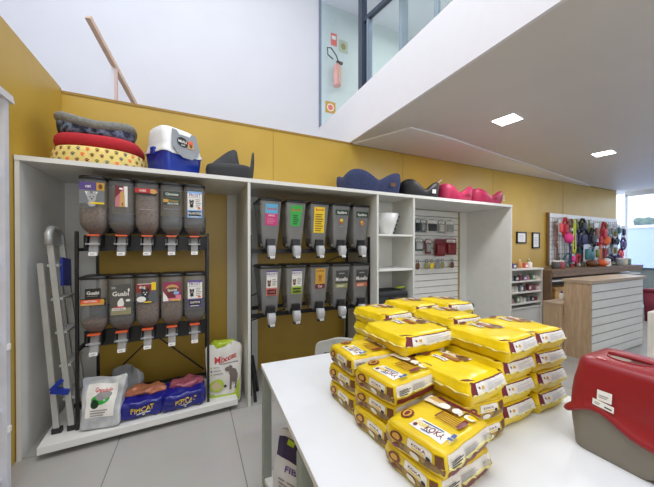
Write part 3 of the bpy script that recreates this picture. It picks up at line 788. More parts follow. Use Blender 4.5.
def bluebag(label, x, rz, mtop):
    F = pillow(.168, .12, .07, pw=8, bulge=.12, wr=.016, seed=x*9)
    t = thing('litter_bag', label, 'bag', (x, 2.845, .101), R(rz), 'blue litter bags on the platform')
    bag = pillow_mesh(F, BLUB, 16).build('bag', t)
    bag.rotation_euler = (R(8), 0, 0); bag.location = (0, .0, .02)
    d = Dec(); d.text('PIPICAT', .05, .12, .62, YP, 0, .95).rect(-.2, -.42, .35, -.3, PW, 2, 1).ell(.08, -.6, .05, .12, PW); d.build('front_print', facemap(F, '-y'), bag, .0005, .003)
    G = pillow(.14, .07, .022, pw=3, bulge=.1, wr=.03, seed=x*5+2)
    o = pillow_mesh(G, mtop, 10).build('clear_neck', bag); o.location = (.03, .03, .135)
    return t
bluebag('blue litter bag with yellow lettering and orange neck, beside the silver bag', -.40, 5, mat('orange_neck_film', (190, 120, 86), .25, var=.3, scale=20, alpha=.75))
bluebag('blue litter bag with yellow lettering and pink neck, next to the rack post', -.085, 4, mat('pink_neck_film', (178, 96, 110), .25, var=.3, scale=20, alpha=.75))
# green and white bag on the floor
LIMEF = ramp_mat('lime_bag_film', [(160, 190, 40), (190, 212, 60), (150, 180, 50)], 8, .35)
def vdec(d):
    d.rect(-.97, -.97, .97, -.62, LIME, 8, 3).poly([(-.97, -.62), (-.97, -.2), (-.55, -.62)], LIME).poly([(.97, -.62), (.97, -.1), (.6, -.62)], LIME)
    d.text('Mixcat', .05, .52, .2, REDP, .12, 1.25).rect(-.3, .34, .8, .375, GREYT, 4, 1)
    for k in range(3): d.ell(-.74, .05+.1*k, .05, .025, (LIME, PURP, LIME)[k]).rect(-.62, .035+.1*k, -.1-.1*k, .06+.1*k, GREYT)
    g = mat('poodle_grey', (116, 104, 100), .8)
    d.ell(.45, .06, .2, .13, g).ell(.18, .18, .15, .07, g).ell(.32, .2, .11, .08, g).ell(.55, -.08, .2, .18, g).rect(.30, -.45, .42, -.02, g).rect(.62, -.45, .72, -.1, g).ell(.36, -.45, .08, .03, g).ell(.67, -.45, .08, .03, g)
    d.ell(-.42, -.3, .38, .2, LIME).ell(-.40, -.3, .28, .14, mat('litter_tan', (196, 180, 140), .8)).ell(.05, -.36, .09, .04, INK).lines(-.6, -.78, .4, -.7, 1, PW)
gb_t, gb_b = softbag('litter_bag', 'tall lime and white litter bag with grey poodle picture, on the floor by the divider', 'bag', (.265, 2.90, 0), R(-4), .155, .10, .28, mat('offwhite_bag_film', (222, 219, 214), .35, var=.05), vdec, R(-5), 3, flare=.16)
fo = pillow_mesh(pillow(.12, .05, .04, pw=3, wr=.02, seed=21), LIMEF, 10).build('folded_top', gb_b, (-.01, .03, .50))

# vet cone, shelf bits
cn = thing('vet_collar', 'white plastic vet cone on the top shelf of the shelf column', 'pet collar', (2.19, 2.92, 1.653))
CONE = mat('cone_plastic', (226, 228, 226), .3, alpha=.85)
n = 28
MB().loft([[Vector((r*math.cos(2*math.pi*k/n), r*math.sin(2*math.pi*k/n), z)) for k in range(n)] for r, z in ((.085, 0), (.12, .11), (.165, .26), (.162, .26), (.117, .11), (.083, .002))], CONE, caps=False).build('cone', cn)
for k in range(5):
    a = R(-38); r = .092+.076*(k+.5)/5; z = .25*(k+.5)/5
    MB().box(r*math.cos(a)-.009, r*math.cos(a)+.009, r*math.sin(a)-.009, r*math.sin(a)+.009, z-.009, z+.009, BLACKP, .003).build('snap', cn)
tag(MB().box(1.945, 1.975, 2.76, 2.80, 1.2375, 1.32, BROWN, .003).box(1.950, 1.970, 2.765, 2.795, 1.32, 1.335, TANP, .002).build('small_carton'), 'tiny brown carton at the edge of the middle shelf', 'box')
MATB = mat('dark_grey_fabric', (46, 48, 50), .8)
t = thing('carry_case', 'flat black case on the lower shelf of the shelf column', 'case', (2.17, 2.86, .823))
MB().box(-.22, .22, -.13, .2, 0, .14, MATB, .02).build('body', t); MB().box(-.222, .222, -.133, .203, .095, .10, BLACKP).build('zip', t); MB().tube([(-.06, -.13, .07), (-.05, -.155, .07), (.05, -.155, .07), (.06, -.13, .07)], .008, BLACKP).build('handle', t)
t = thing('storage_chest', 'low dark grey chest standing on the floor before the slat panel', 'trunk', (2.62, 2.42, 0))
MB().box(-.32, .28, -.2, .2, 0, .80, MATB, .02).build('body', t); MB().box(-.33, .29, -.21, .21, .80, .86, mat('trunk_lid_grey', (60, 62, 64), .6), .02).build('lid', t); MB().box(-.05, .05, -.22, -.2, .74, .82, BLACKP).build('latch', t)
tag(MB().tube([(2.30, 2.84, .985), (2.36, 2.80, 1.0), (2.42, 2.83, .99), (2.40, 2.87, .985), (2.34, 2.88, .99)], .012, LIME, 8).build('leash_coil'), 'lime green leash lying on the flat black case', 'leash')

# ------------------------------------------------------------------ blister packs on the slat panel
def pack(x, z, w, h, cols, label, y=3.40, thick=.02, name='toy_pack'):
    t = thing(name, label, 'pet accessory', (x, y, z), 0, 'packs hanging on the slat panel'); q = None
    MB().box(-w/2, w/2, -.004, .004, -h, 0, cols[0], .002).build('card', t)
    MB().loft([rrect(w*.8, h*.6, 0, .012), rrect(w*.74, h*.55, thick, .012), rrect(w*.5, h*.35, thick*1.25, .012)], cols[1]).build('blister', t, (0, -.004, -h*.58)).rotation_euler = (R(90), 0, 0)
    Dec().rect(-w*.42, -h*.24, w*.42, -h*.06, cols[2]).lines(-w*.35, -h*.22, w*.3, -h*.1, 2, cols[0]).build('print', plane_fn((0, -.005, 0), (1, 0, 0), (0, 0, 1)), t)
    MB().tube([(0, .05, .012), (0, -.03, .012), (0, -.04, .022)], .004, ALU, 6).build('hook', t)
    return t
PCL = [mat('pack_slate', (96, 112, 116), .4), mat('pack_grey', (150, 154, 150), .4), mat('pack_cream', (206, 202, 194), .4), mat('pack_black', (40, 40, 42), .4), mat('pack_crimson', (120, 26, 34), .4), mat('pack_bottle_green', (40, 74, 58), .4), mat('pack_clear', (190, 192, 190), .2)]
row = [(3.16, .09, 0, 3, 'slate pack at the left end of the upper row'), (3.275, .10, 0, 1, 'slate and grey pack second in the upper row'), (3.47, .22, 2, 3, 'wide cream pack with dark blister in the upper row'), (3.67, .14, 1, 2, 'grey pack beside the wide cream one'), (3.86, .19, 2, 1, 'cream and grey pack at the right end of the upper row')]
for x, w, a, b, l in row: pack(x, 1.93, w, .20, (PCL[a], PCL[b], PW), l)
pack(3.19, 1.63, .16, .19, (PCL[5], PCL[6], PW), 'bottle green pack with white contents at the left of the lower row')
pack(3.385, 1.62, .13, .23, (PCL[4], PCL[1], PW), 'narrow crimson pack with grey blister in the lower row')
pack(3.64, 1.63, .22, .28, (PCL[4], mat('pack_crimson_light', (132, 36, 42), .3), MAROON), 'large crimson pack in the middle of the lower row', thick=.035)
pack(3.89, 1.64, .24, .27, (PCL[4], mat('pack_crimson_light', (132, 36, 42), .3), PW), 'large crimson pack overlapping the yellow strip', thick=.035)
for i, (x, c, l) in enumerate(((3.15, BROWN, 'brown tag charm at the left end of the hook row'), (3.34, OLIVE, 'olive tag charm second in the hook row'), (3.45, YP, 'yellow tag charm on the slat panel'), (3.58, GREYT, 'grey tag charm right of the yellow one'), (3.68, OLIVE, 'olive tag charm hanging under the large crimson pack'), (3.90, BROWN, 'lone brown tag charm at the right end of the slat panel'))):
    t = thing('tag_charm', l, 'pet accessory', (x, 3.40, 1.30), 0, 'charms hanging on the slat panel')
    MB().tube([(0, .05, 0), (0, -.02, 0), (0, -.03, .02)], .004, ALU, 6).build('hook', t)
    MB().tube([(.025*math.cos(k*math.pi/5), -.015, -.025+.025*math.sin(k*math.pi/5)) for k in range(10)], .004, BLACKP, 6, closed=True).build('ring', t)
    MB().loft([rrect(.07, .09, 0, .03), rrect(.085, .10, .008, .03), rrect(.07, .09, .016, .03)], c).build('tag', t, (0, -.01, -.10)).rotation_euler = (R(90), 0, 0)

# ------------------------------------------------------------------ table
A2 = R(-2.1)
tb = thing('table', 'long white topped table on grey steel legs holding the bag pile', 'table', (.388, 1.822, 0), A2)
MB().box(0, 1.36, -2.35, 0, .722, .75, TABLEW, .003).build('tabletop', tb)
for y in (-.05, -.80, -2.28):
    for x in (.027, 1.333):
        MB().box(x-.025, x+.025, y-.03, y+.03, 0, .70, STEEL, .004).build('leg', tb)
MB().box(.03, .06, -2.3, -.03, .69, .722, STEEL).box(1.30, 1.33, -2.3, -.03, .69, .722, STEEL).box(.03, 1.33, -.065, -.035, .69, .722, STEEL).box(.03, 1.33, -.815, -.785, .69, .722, STEEL).build('apron', tb)

# things below and behind the table
WB = mat('white_bag_film', (216, 216, 222), .35, var=.05)
def udec(d): d.rect(-.95, .4, .95, .9, mat('dark_violet_print', (52, 44, 84), .4), 6, 3).rect(-.5, .72, .5, .86, LIME, 3, 1).ell(.4, -.2, .26, .2, LIME).text('FIBRA', .1, .2, .14, PURP, 0, 1).lines(-.6, -.3, .1, .0, 3, GREYT)
softbag('pet_food_bag', 'white pet food bag with violet top standing under the table', 'bag', (.535, 1.44, .067), R(-60), .17, .09, .20, WB, udec, 0, 12)
t = thing('floor_pallet', 'low white platform on the floor beneath the table', 'platform', (.68, 1.42, 0), R(8))
MB().box(-.24, .4, -.4, .4, .03, .065, WHITE, .006).build('deck', t)
for y in (-.3, .3): MB().box(-.2, .36, y-.03, y+.03, 0, .03, BLACK).build('foot', t)
def frdec(d): d.text('FREE', .0, .62, .2, INK, 0, 1.3).rect(-.8, .2, .8, .4, MAROON, 6, 2)
softbag('pet_food_bag', 'pale grey sack with black lettering just behind the table edge', 'bag', (1.13, 2.18, 0), R(-16), .21, .11, .35, mat('pale_sack_film', (176, 178, 174), .4), frdec, 0, 15)

# ------------------------------------------------------------------ red carrier
CR = mat('carrier_red_plastic', (142, 24, 34), .4, var=.04, bump=.05, bscale=200)
CG = mat('carrier_taupe_plastic', (128, 122, 112), .45, var=.04, bump=.05, bscale=200)
cr = thing('pet_carrier', 'red hooded pet carrier with taupe base at the right end of the table', 'pet carrier', (1.44, .385, .7505), R(-1))
CW, CL = .29, .42
def crim(p):
    y = p.y
    return .118+.058*math.exp(-((y-.115)/.075)**2)+.058*math.exp(-((y+.19)/.06)**2)
rb = []
for k, z in ((.86, 0), (.89, .006), (.93, .06)):
    r = rrect(CW*k, CL*k, z, .035, 5)
    rb.append(r)
def ringc(k, dz, add=0):
    r = []
    base = rrect(CW*k+add, CL*k+add, 0, .045, 9)
    # denser ring along the long sides so the rim can wave
    out = []
    for i, p in enumerate(base):
        q = base[(i+1) % len(base)]
        m_ = 14 if abs(p.y-q.y) > .1 else (4 if (p-q).length > .1 else 1)
        for j in range(m_): out.append(p.lerp(q, j/m_))
    for p in out: p.z = crim(p)+dz
    return out
def ringd(k, kz, add=0):
    out = ringc(k, 0, add)
    for p in out: p.z = kz
    return out
def foot(k, z):
    r = ringd(k, z)
    for p in r:
        if -.15 < p.y < -.015: p.z += .012
    return r
MB().loft([foot(.915, 0), foot(.93, .006), ringd(.94, .03), ringd(.965, .085), ringc(.98, -.004)], CG, capt=False).build('base', cr)
hd = [ringc(.99, -.01), ringc(1.05, -.012), ringc(1.07, -.004), ringc(1.05, .006), ringc(.985, .014)]
def blend(t, k, ky, z1, sh=0):
    a = ringc(.985, .014); b = ringd(1, z1)
    for p, q in zip(a, b):
        p.x = p.x*(1-t)+q.x*k*t; p.y = p.y*(1-t)+q.y*ky*t; p.z = p.z*(1-t)+z1*t
    return a
for t_, k, ky, z1 in ((.35, .93, .95, .30), (.7, .90, .93, .295), (1, .87, .91, .288), (1, .85, .895, .312), (1, .80, .87, .328), (1, .73, .83, .336), (1, .5, .66, .340), (1, .2, .4, .341)): hd.append(blend(t_, k, ky, z1))
hood = MB().loft(hd, CR, capb=False).build('hood', cr)
Dec().ell(0, 0, .036, .058, mat('recess_grey', (96, 52, 52), .6), 28).ell(-.010, .022, .022, .03, mat('recess_beige', (150, 136, 124), .6), 20).build('handle_recess', lambda u, v, h: Vector((u-.022, v+.07, .3412+h)), cr)
MB().tube([(-.022+.036*math.cos(2*math.pi*k/28), .07+.058*math.sin(2*math.pi*k/28), .3412) for k in range(28)], .003, CR, 8, closed=True).build('handle_recess_rim', cr)
MB().tube([(-.004, .008, .341), (-.007, .03, .346), (-.008, .07, .348), (-.007, .11, .346), (-.004, .132, .341)], .009, CR, 8).build('handle', cr)
MB().box(-.098, -.062, .105, .140, .3325, .3395, CR, .003).box(-.092, -.084, .118, .134, .339, .342, mat('latch_pink', (220, 150, 150), .3), .001).build('latch', cr)
# stickers on the -x face
def hood_fn(u, v, h):
    # u along -y, v up
    k = min(1, max(0, (v-.17)/.12)); x = -(CW/2*.985*(1-k)+CW/2*.87*k)
    return Vector((x-.009-h, -u, v))
Dec().rect(-.112, .208, -.072, .243, TAGW, 2, 2).lines(-.107, .218, -.077, .231, 2, GREYT).build('sticker', hood_fn, hood)
d = Dec().rect(-.028, -.0105, .030, .0105, TAGW, 4, 1).lines(-.022, -.005, -.004, .006, 2, GREYT).rect(.005, -.004, .025, .0, INK)
d.build('sticker', lambda u, v, h: hood_fn(u-.095-.0, v+.195-.12*u, h), hood)

# ------------------------------------------------------------------ upper floor
hr_ = thing('stair_handrail', 'slanting wooden handrail rising above the mustard back wall', 'handrail', (0, 0, 0))
p0, p1 = Vector((-.985, 3.72, 3.885)), Vector((-.715, 4.46, 3.42))
dv = (p1-p0).normalized(); p1b = p1+dv*.6
HW = mat('pale_beech', (206, 178, 158), .5)
MB().bar(p0, p1b, .05, .05, HW).build('rail', hr_)
MB().box(-.845, -.815, 4.10, 4.14, 2.2, 3.62, mat('pinkish_wood', (204, 176, 170), .6)).build('post', hr_)
MB().box(-.872, -.845, 4.10, 4.14, 2.2, 3.63, WALLW).build('white_strip', hr_)

FRM = mat('dark_blue_frame', (52, 62, 78), .4)
FRM2 = mat('blue_grey_frame', (128, 142, 158), .4)
GL = mat('mezzanine_glass', (200, 226, 226), .05, alpha=.18)
gp = thing('glass_guardrail', 'dark framed glass screen along the mezzanine edge', 'glass screen', (2.07, 3.25, 3.6), 0)
MB().box(-.05, .03, -.04, .05, 0, 2.9, FRM).build('post', gp)
ang = R(10.9)
dirv = Vector((math.sin(ang), -math.cos(ang), 0))
MB().bar(Vector((0, 0, .92)), Vector((0, 0, .92))+dirv*3, .05, .06, FRM).build('top_rail', gp)
mb = MB()
a = Vector((.02, -.02, .0)); b = a+dirv*3
mb.faces([a, b, b+Vector((0, 0, .9)), a+Vector((0, 0, .9))], [(0, 1, 2, 3)], GL).build('pane', gp)
MB().bar(Vector((.03, -.10, 0)), Vector((.03, -.10, .9)), .07, .03, FRM2).build('stile', gp)
for k, (s, w, m) in enumerate(((.55, .09, FRM2), (1.0, .03, FRM2), (1.38, .1, FRM))):
    q = dirv*s+Vector((.12, 0, 0)); MB().box(q.x-w/2, q.x+w/2, q.y-.03, q.y+.03, 0, 2.9, m).build('mullion', gp)
ex = thing('fire_extinguisher', 'red fire extinguisher hung on the pale upstairs wall', 'fire extinguisher', (2.72, 5.28, 4.86))
EXR = mat('extinguisher_red', (214, 160, 150), .4)
MB().lathe([(.055, 0), (.075, .01), (.08, .04), (.08, .38), (.065, .43), (.03, .46), (.03, .48)], EXR, 16).build('cylinder', ex)
Dec().rect(-.06, .2, .06, .34, YP).rect(-.06, .12, .06, .18, PW).build('sticker', lambda u, v, h: Vector((.082*math.sin(u/.082), -.082*math.cos(u/.082)-h, v)), ex)
MB().tube([(.03, -.03, .47), (-.05, -.05, .60), (-.17, -.05, .72), (-.25, -.05, .70), (-.24, -.05, .56), (-.12, -.05, .50)], .012, DGREY, 8).build('hose', ex)
MB().box(-.02, .12, -.03, .01, .47, .52, DGREY, .004).build('valve', ex)
tag(Dec().rect(-.07, -.13, .07, .13, SALM).rect(-.05, 0, .05, .08, PW).build('wall_sign', plane_fn((2.70, 5.396, 5.90), (1, 0, 0), (0, 0, 1)), None), 'faded red rectangular sign above the fire extinguisher', 'sign')
tag(Dec().rect(-.11, -.13, .11, .13, mat('sign_pale_green', (180, 190, 170), .5)).ell(0, 0, .06, .07, OLIVE).build('wall_sign', plane_fn((2.93, 5.396, 5.82), (1, 0, 0), (0, 0, 1)), None), 'pale green square sign beside the red upstairs sign', 'sign')
tag(Dec().rect(-.12, -.12, .12, .12, GOLD).ell(0, 0, .08, .08, PW).ell(0, 0, .06, .06, SALM).build('wall_sign', plane_fn((2.62, 5.396, 4.45), (1, 0, 0), (0, 0, 1)), None), 'yellow square sign with round mark below the extinguisher', 'sign')

# ceiling lights
LEDM = mat('led_panel_glow', (255, 252, 255), .5, emit=14)
for x, y, l in ((3.28, 2.08, 'square lit ceiling panel nearest the mezzanine fascia'), (5.83, 2.18, 'square lit ceiling panel farther along toward the storefront')):
    t = thing('ceiling_light', l, 'ceiling light', (x, y, 2.98), R(8), 'flush square ceiling lights')
    MB().box(-.125, .125, -.125, .125, -.012, -.001, WHITE, .002).build('frame', t)
    MB().box(-.112, .112, -.112, .112, -.015, -.012, LEDM).build('diffuser', t)
t = thing('wall_sensor', 'tiny white sensor fixed high on the mustard wall above the beds', 'sensor', (3.62, 3.495, 2.52))
MB().box(-.03, .03, -.05, 0, -.05, .02, PW, .008).build('body', t); MB().tube([(0, -.02, .01), (.05, -.06, .06), (.09, -.06, .09)], .012, PW, 8).build('arm', t)

# ------------------------------------------------------------------ white rack upright at far left
WM = mat('white_metal', (214, 216, 224), .4)
sr = thing('shelving_upright', 'white metal shelving upright at the far left edge', 'shelving', (-1.0, 2.28, 0))
MB().box(-.03, .02, -.02, .02, 0, 2.36, WM).build('post', sr)
MB().box(-.03, .02, -1.2, -1.16, 0, 2.36, WM).build('post', sr)
MB().prism([(.05, 2.35), (-1.25, 2.35), (-1.25, 2.39), (.03, 2.39)], 'x', -.035, .035, WM).build('top_rail', sr)
for z in (.15, .55, .95, 1.4, 1.9): MB().box(-.1, .0, -1.16, -.02, z, z+.025, WM).build('shelf', sr)
for z in (.42, .9): MB().box(.018, .028, -.012, .012, z, z+.035, PW, .002).build('clip', sr)

# ------------------------------------------------------------------ right-hand side: counter, shelves, pegboard
def frame(x, z, w, h, label):
    t = thing('picture_frame', label, 'picture frame', (x, 3.49, z))
    MB().box(-w/2, w/2, -.018, .005, -h/2, -h/2+.025, BLACK).box(-w/2, w/2, -.018, .005, h/2-.025, h/2, BLACK).box(-w/2, -w/2+.025, -.018, .005, -h/2, h/2, BLACK).box(w/2-.025, w/2, -.018, .005, -h/2, h/2, BLACK).build('frame', t)
    Dec().rect(-w/2+.02, -h/2+.02, w/2-.02, h/2-.02, PW).lines(-w/4, -h/4, w/4, h/4, 5, mat('faint_blue_print', (190, 200, 215), .5)).build('print', plane_fn((0, -.006, 0), (1, 0, 0), (0, 0, 1)), t)
frame(5.96, 1.69, .31, .23, 'wide black framed certificate, nearer the white cabinet')
frame(6.45, 1.64, .25, .33, 'tall black framed certificate, nearer the leash board')

su = thing('shelf_unit', 'white open shelf unit of small goods right of the long cabinet', 'shelf unit', (0, 0, 0))
MB().box(4.75, 4.78, 3.12, 3.49, 0, 1.08, WHITE).build('side_panel', su); MB().box(5.97, 6.0, 3.12, 3.49, 0, 1.08, WHITE).build('side_panel', su)
MB().box(4.75, 6.0, 3.10, 3.49, 1.08, 1.105, WHITE).build('top_panel', su); MB().box(4.78, 5.97, 3.475, 3.49, 0, 1.08, WHITEM).build('back_panel', su)
SZ = (.86, .66, .46)
for z in SZ: MB().box(4.78, 5.97, 3.12, 3.475, z, z+.02, WHITE).build('shelf', su)
MB().box(4.78, 5.97, 3.13, 3.145, .02, .38, WHITE).build('plinth_panel', su)
MB().box(4.78, 5.97, 3.12, 3.475, .38, .40, WHITE).build('shelf', su)
gc = [('white', (214, 216, 214)), ('crimson', (150, 74, 86)), ('green', (120, 146, 126)), ('grey', (150, 154, 158)), ('violet', (140, 120, 150)), ('cream', (224, 216, 196)), ('black', (80, 80, 84)), ('rose', (204, 150, 158))]
gm = {n: mat('goods_'+n, c, .5) for n, c in gc}
rng = random.Random(11); pos = ['far left', 'second from left', 'third from left', 'middle', 'fourth from right', 'third from right', 'second from right', 'far right']
for si, (z, hm, nm) in enumerate(((.88, .14, 'upper'), (.68, .14, 'second'), (.48, .13, 'third'), (.40, .0, ''))):
    if not nm: continue
    for k in range(8):
        x = 5.08+k*.122; n_ = gc[(k*3+si*2) % 8][0]; h = hm*(.55+.4*rng.random()); w = .05+.03*rng.random()
        t = thing('care_product', '%s pet care tub on the %s shelf of the small-goods unit, %s' % (n_, nm, pos[k]), 'pet care product', (x, 3.20+.03*rng.random(), z), 0, 'small goods on the white shelf unit')
        if (k+si) % 2:
            MB().lathe([(w*.5, 0), (w*.55, .01), (w*.55, h*.75), (w*.35, h*.88), (w*.35, h*.9)], gm[n_], 12).build('tub', t); MB().lathe([(w*.4, h*.88), (w*.4, h), (w*.2, h)], PW, 12).build('cap', t)
        else:
            MB().box(-w*.7, w*.7, -.04, .04, 0, h, gm[n_], .004).build('carton', t); Dec().rect(-w*.45, h*.3, w*.45, h*.75, PW).build('print', plane_fn((0, -.041, 0), (1, 0, 0), (0, 0, 1)), t)
def bottle(x, y, z, r, h, m, cap, label):
    t = thing('bottle', label, 'bottle', (x, y, z))
    MB().lathe([(r*.9, 0), (r, .01), (r, h*.66), (r*.4, h*.8), (r*.35, h*.84)], m, 14).build('body', t); MB().lathe([(r*.42, h*.83), (r*.42, h), (r*.2, h)], cap, 12).build('cap', t)
bottle(5.10, 3.25, 1.1055, .07, .30, BLUE, PW, 'blue bottle with white cap on the shelf unit top beside the cabinet')
bottle(5.55, 3.28, 1.1055, .045, .16, TANP, PW, 'tan bottle on top of the white shelf unit')
bottle(5.82, 3.26, 1.1055, .05, .14, PW, OLIVE, 'white squat bottle on top of the white shelf unit')
bottle(5.92, 3.32, 1.1055, .03, .17, CYAN, PW, 'slim pale blue bottle at the right end of the unit top')
for x, m, l in ((5.32, PURP, 'small violet carton on top of the white shelf unit'), (5.68, SALM, 'small salmon carton on top of the white shelf unit')):
    t = thing('small_carton', l, 'box', (x, 3.26, 1.1055)); MB().box(-.05, .05, -.04, .04, 0, .09, m, .004).build('carton', t); Dec().rect(-.035, .02, .035, .06, PW).build('print', plane_fn((0, -.041, 0), (1, 0, 0), (0, 0, 1)), t)

bc = thing('back_counter', 'brown wooden back counter under the leash board', 'counter', (0, 0, 0))
MB().box(6.03, 10.0, 2.98, 3.48, 1.02, 1.065, WOODD).build('counter_top', bc)
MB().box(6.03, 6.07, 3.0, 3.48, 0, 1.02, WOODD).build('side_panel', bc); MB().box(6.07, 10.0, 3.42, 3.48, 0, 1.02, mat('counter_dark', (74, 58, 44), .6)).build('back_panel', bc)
MB().box(6.07, 10.0, 3.02, 3.42, .84, .87, WHITE).build('shelf', bc); MB().box(6.07, 10.0, 3.02, 3.42, .45, .48, WOODD).build('shelf', bc)
MB().box(6.07, 10.0, 2.99, 3.0, .93, 1.02, WOODD).build('apron', bc)
t = thing('storage_box', 'tan cardboard box on the back counter shelf', 'box', (6.5, 3.16, .481)); MB().box(-.25, .25, -.13, .13, 0, .22, TANP, .004).build('carton', t); MB().box(-.255, .255, -.135, .135, .17, .235, mat('kraft_lid', (176, 136, 84), .7), .003).build('lid', t)
bottle(4.95, 2.32, .712, .03, .13, PW, BLUE, 'white bottle standing on the low wooden desk')

fc = thing('reception_counter', 'wooden reception counter with white slatted front', 'counter', (.05, 0, 0)); fc.scale = (1, 1, .97)
MB().box(4.62, 4.66, 1.87, 2.16, 0, 1.05, WOOD).build('end_panel', fc)
MB().box(4.605, 6.24, 1.84, 2.18, 1.05, 1.09, WOODT).build('counter_top', fc)
sf = MB().box(4.66, 6.2, 1.885, 1.90, 0, 1.05, mat('slat_groove', (70, 70, 72), .6))
for k in range(9): sf.box(4.66, 6.2, 1.868, 1.886, .012+k*.115, .012+k*.115+.103, WHITE)
sf.build('slat_front', fc)
MB().box(6.16, 6.2, 1.90, 2.16, 0, 1.05, WOOD).build('end_panel', fc); MB().box(4.66, 6.16, 2.13, 2.16, 0, 1.05, WOOD).build('inner_panel', fc)
dk = thing('reception_desk', 'low wooden desk behind the tall counter end', 'desk', (0, 0, 0))
MB().box(4.63, 4.67, 2.165, 2.40, 0, .69, WOOD).build('side_panel', dk); MB().box(4.62, 5.6, 2.165, 2.41, .69, .71, WOODT).build('desk_top', dk); MB().box(5.55, 5.59, 2.165, 2.40, 0, .69, WOOD).build('side_panel', dk)

# leash board
pg = thing('grid_board', 'white wire grid board crowded with collars and leashes on the mustard wall', 'grid board', (0, 0, 0))
MB().box(6.86, 10.0, 3.46, 3.49, 1.12, 2.23, mat('board_white', (240, 242, 242), .5)).build('backing', pg)
gr = MB(); GW = mat('grid_wire', (150, 156, 160), .4)
for k in range(33): gr.box(6.88+k*.097, 6.886+k*.097, 3.445, 3.451, 1.14, 2.14, GW)
for k in range(11): gr.box(6.87, 9.99, 3.445, 3.451, 1.15+k*.098, 1.156+k*.098, GW)
gr.build('wire_grid', pg); MB().box(6.84, 6.87, 3.44, 3.495, 1.1, 2.24, WOODD).build('edge_strip', pg)
hc = [('red', (186, 40, 52)), ('navy', (40, 46, 84)), ('pink', (230, 70, 150)), ('neon yellow', (200, 216, 50)), ('black', (34, 34, 40)), ('teal', (50, 110, 120)), ('orange', (236, 120, 70)), ('brown', (130, 84, 70)), ('coral', (236, 90, 96)), ('olive', (120, 126, 50)), ('grey', (140, 146, 150)), ('violet', (90, 70, 120))]
hm_ = {n: mat('strap_'+n.replace(' ', '_'), c, .6) for n, c in hc}
def hang(kind, x, z, c, L, label, w=.1):
    m = hm_[c]; hang.n = getattr(hang, 'n', -1)+1; off = (hang.n*2 % 5)*.026; y = 3.415-off
    t = thing({'leash': 'dog_leash', 'collar': 'dog_collar', 'harness': 'dog_harness', 'toy': 'hanging_toy', 'pack': 'strap_pack'}[kind], label, {'toy': 'pet toy', 'pack': 'pet accessory'}.get(kind, kind), (x, y, z), 0, 'straps and toys on the grid board')
    MB().tube([(0, .03+off, 0), (0, -.045, 0), (0, -.055, .015)], .005, ALU, 6).build('hook', t)
    if kind == 'leash':
        MB().bar((-.02, -.02, 0), (-w*.35, -.02, -L), .03, .012, m).bar((.02, -.02, 0), (w*.35, -.02, -L*.9), .03, .012, m).tube([(-w*.35, -.02, -L), (0, -.02, -L-.05), (w*.35, -.02, -L*.9)], .014, m, 6).build('strap', t)
        MB().box(-.02, .02, -.04, -.01, -.08, -.03, ALU, .004).build('clasp', t)
    elif kind == 'collar':
        MB().tube([(w*math.sin(2*math.pi*k/16), -.02-.02*math.cos(2*math.pi*k/16), -L*.5+L*.5*math.cos(2*math.pi*k/16)) for k in range(16)], .02, m, 6, closed=True).build('band', t)
        MB().box(-.03, .03, -.06, -.02, -L-.03, -L+.03, ALU, .004).build('buckle', t)
    elif kind == 'harness':
        q = MB()
        for s in (-1, 1): q.bar((s*.02, -.02, 0), (s*w, -.02, -L*.35), .04, .02, m).bar((s*w, -.02, -L*.35), (s*w*.8, -.02, -L*.8), .045, .02, m).bar((s*w*.8, -.02, -L*.8), (0, -.02, -L), .04, .02, m)
        q.bar((-w, -.03, -L*.38), (w, -.03, -L*.38), .025, .05, m).bar((-w*.8, -.03, -L*.72), (w*.8, -.03, -L*.72), .025, .05, m); q.build('straps', t)
        MB().loft([rrect(w*1.3, L*.4, 0, .03), rrect(w*1.4, L*.45, .02, .03), rrect(w*1.1, L*.35, .035, .03)], m).build('chest_pad', t, (0, -.03, -L*.52)).rotation_euler = (R(90), 0, 0)
    elif kind == 'toy':
        prof = [(.01, -L)]+[(w*math.sin(math.pi*k/10), -L/2-L/2*math.cos(math.pi*k/10)) for k in range(1, 10)]+[(.01, 0)]
        MB().lathe(prof, m, 14, (0, -.06, 0)).build('ball', t); MB().tube([(0, -.05, 0), (0, -.055, .02)], .012, m, 6).build('loop', t)
    else:
        MB().box(-w, w, -.03, -.02, -L, 0, PCL[6], .002).build('card', t)
        MB().loft([rrect(w*1.4, L*.6, 0, .02), rrect(w*1.1, L*.5, .03, .02)], m).build('strap_roll', t, (0, -.03, -L*.55)).rotation_euler = (R(90), 0, 0)
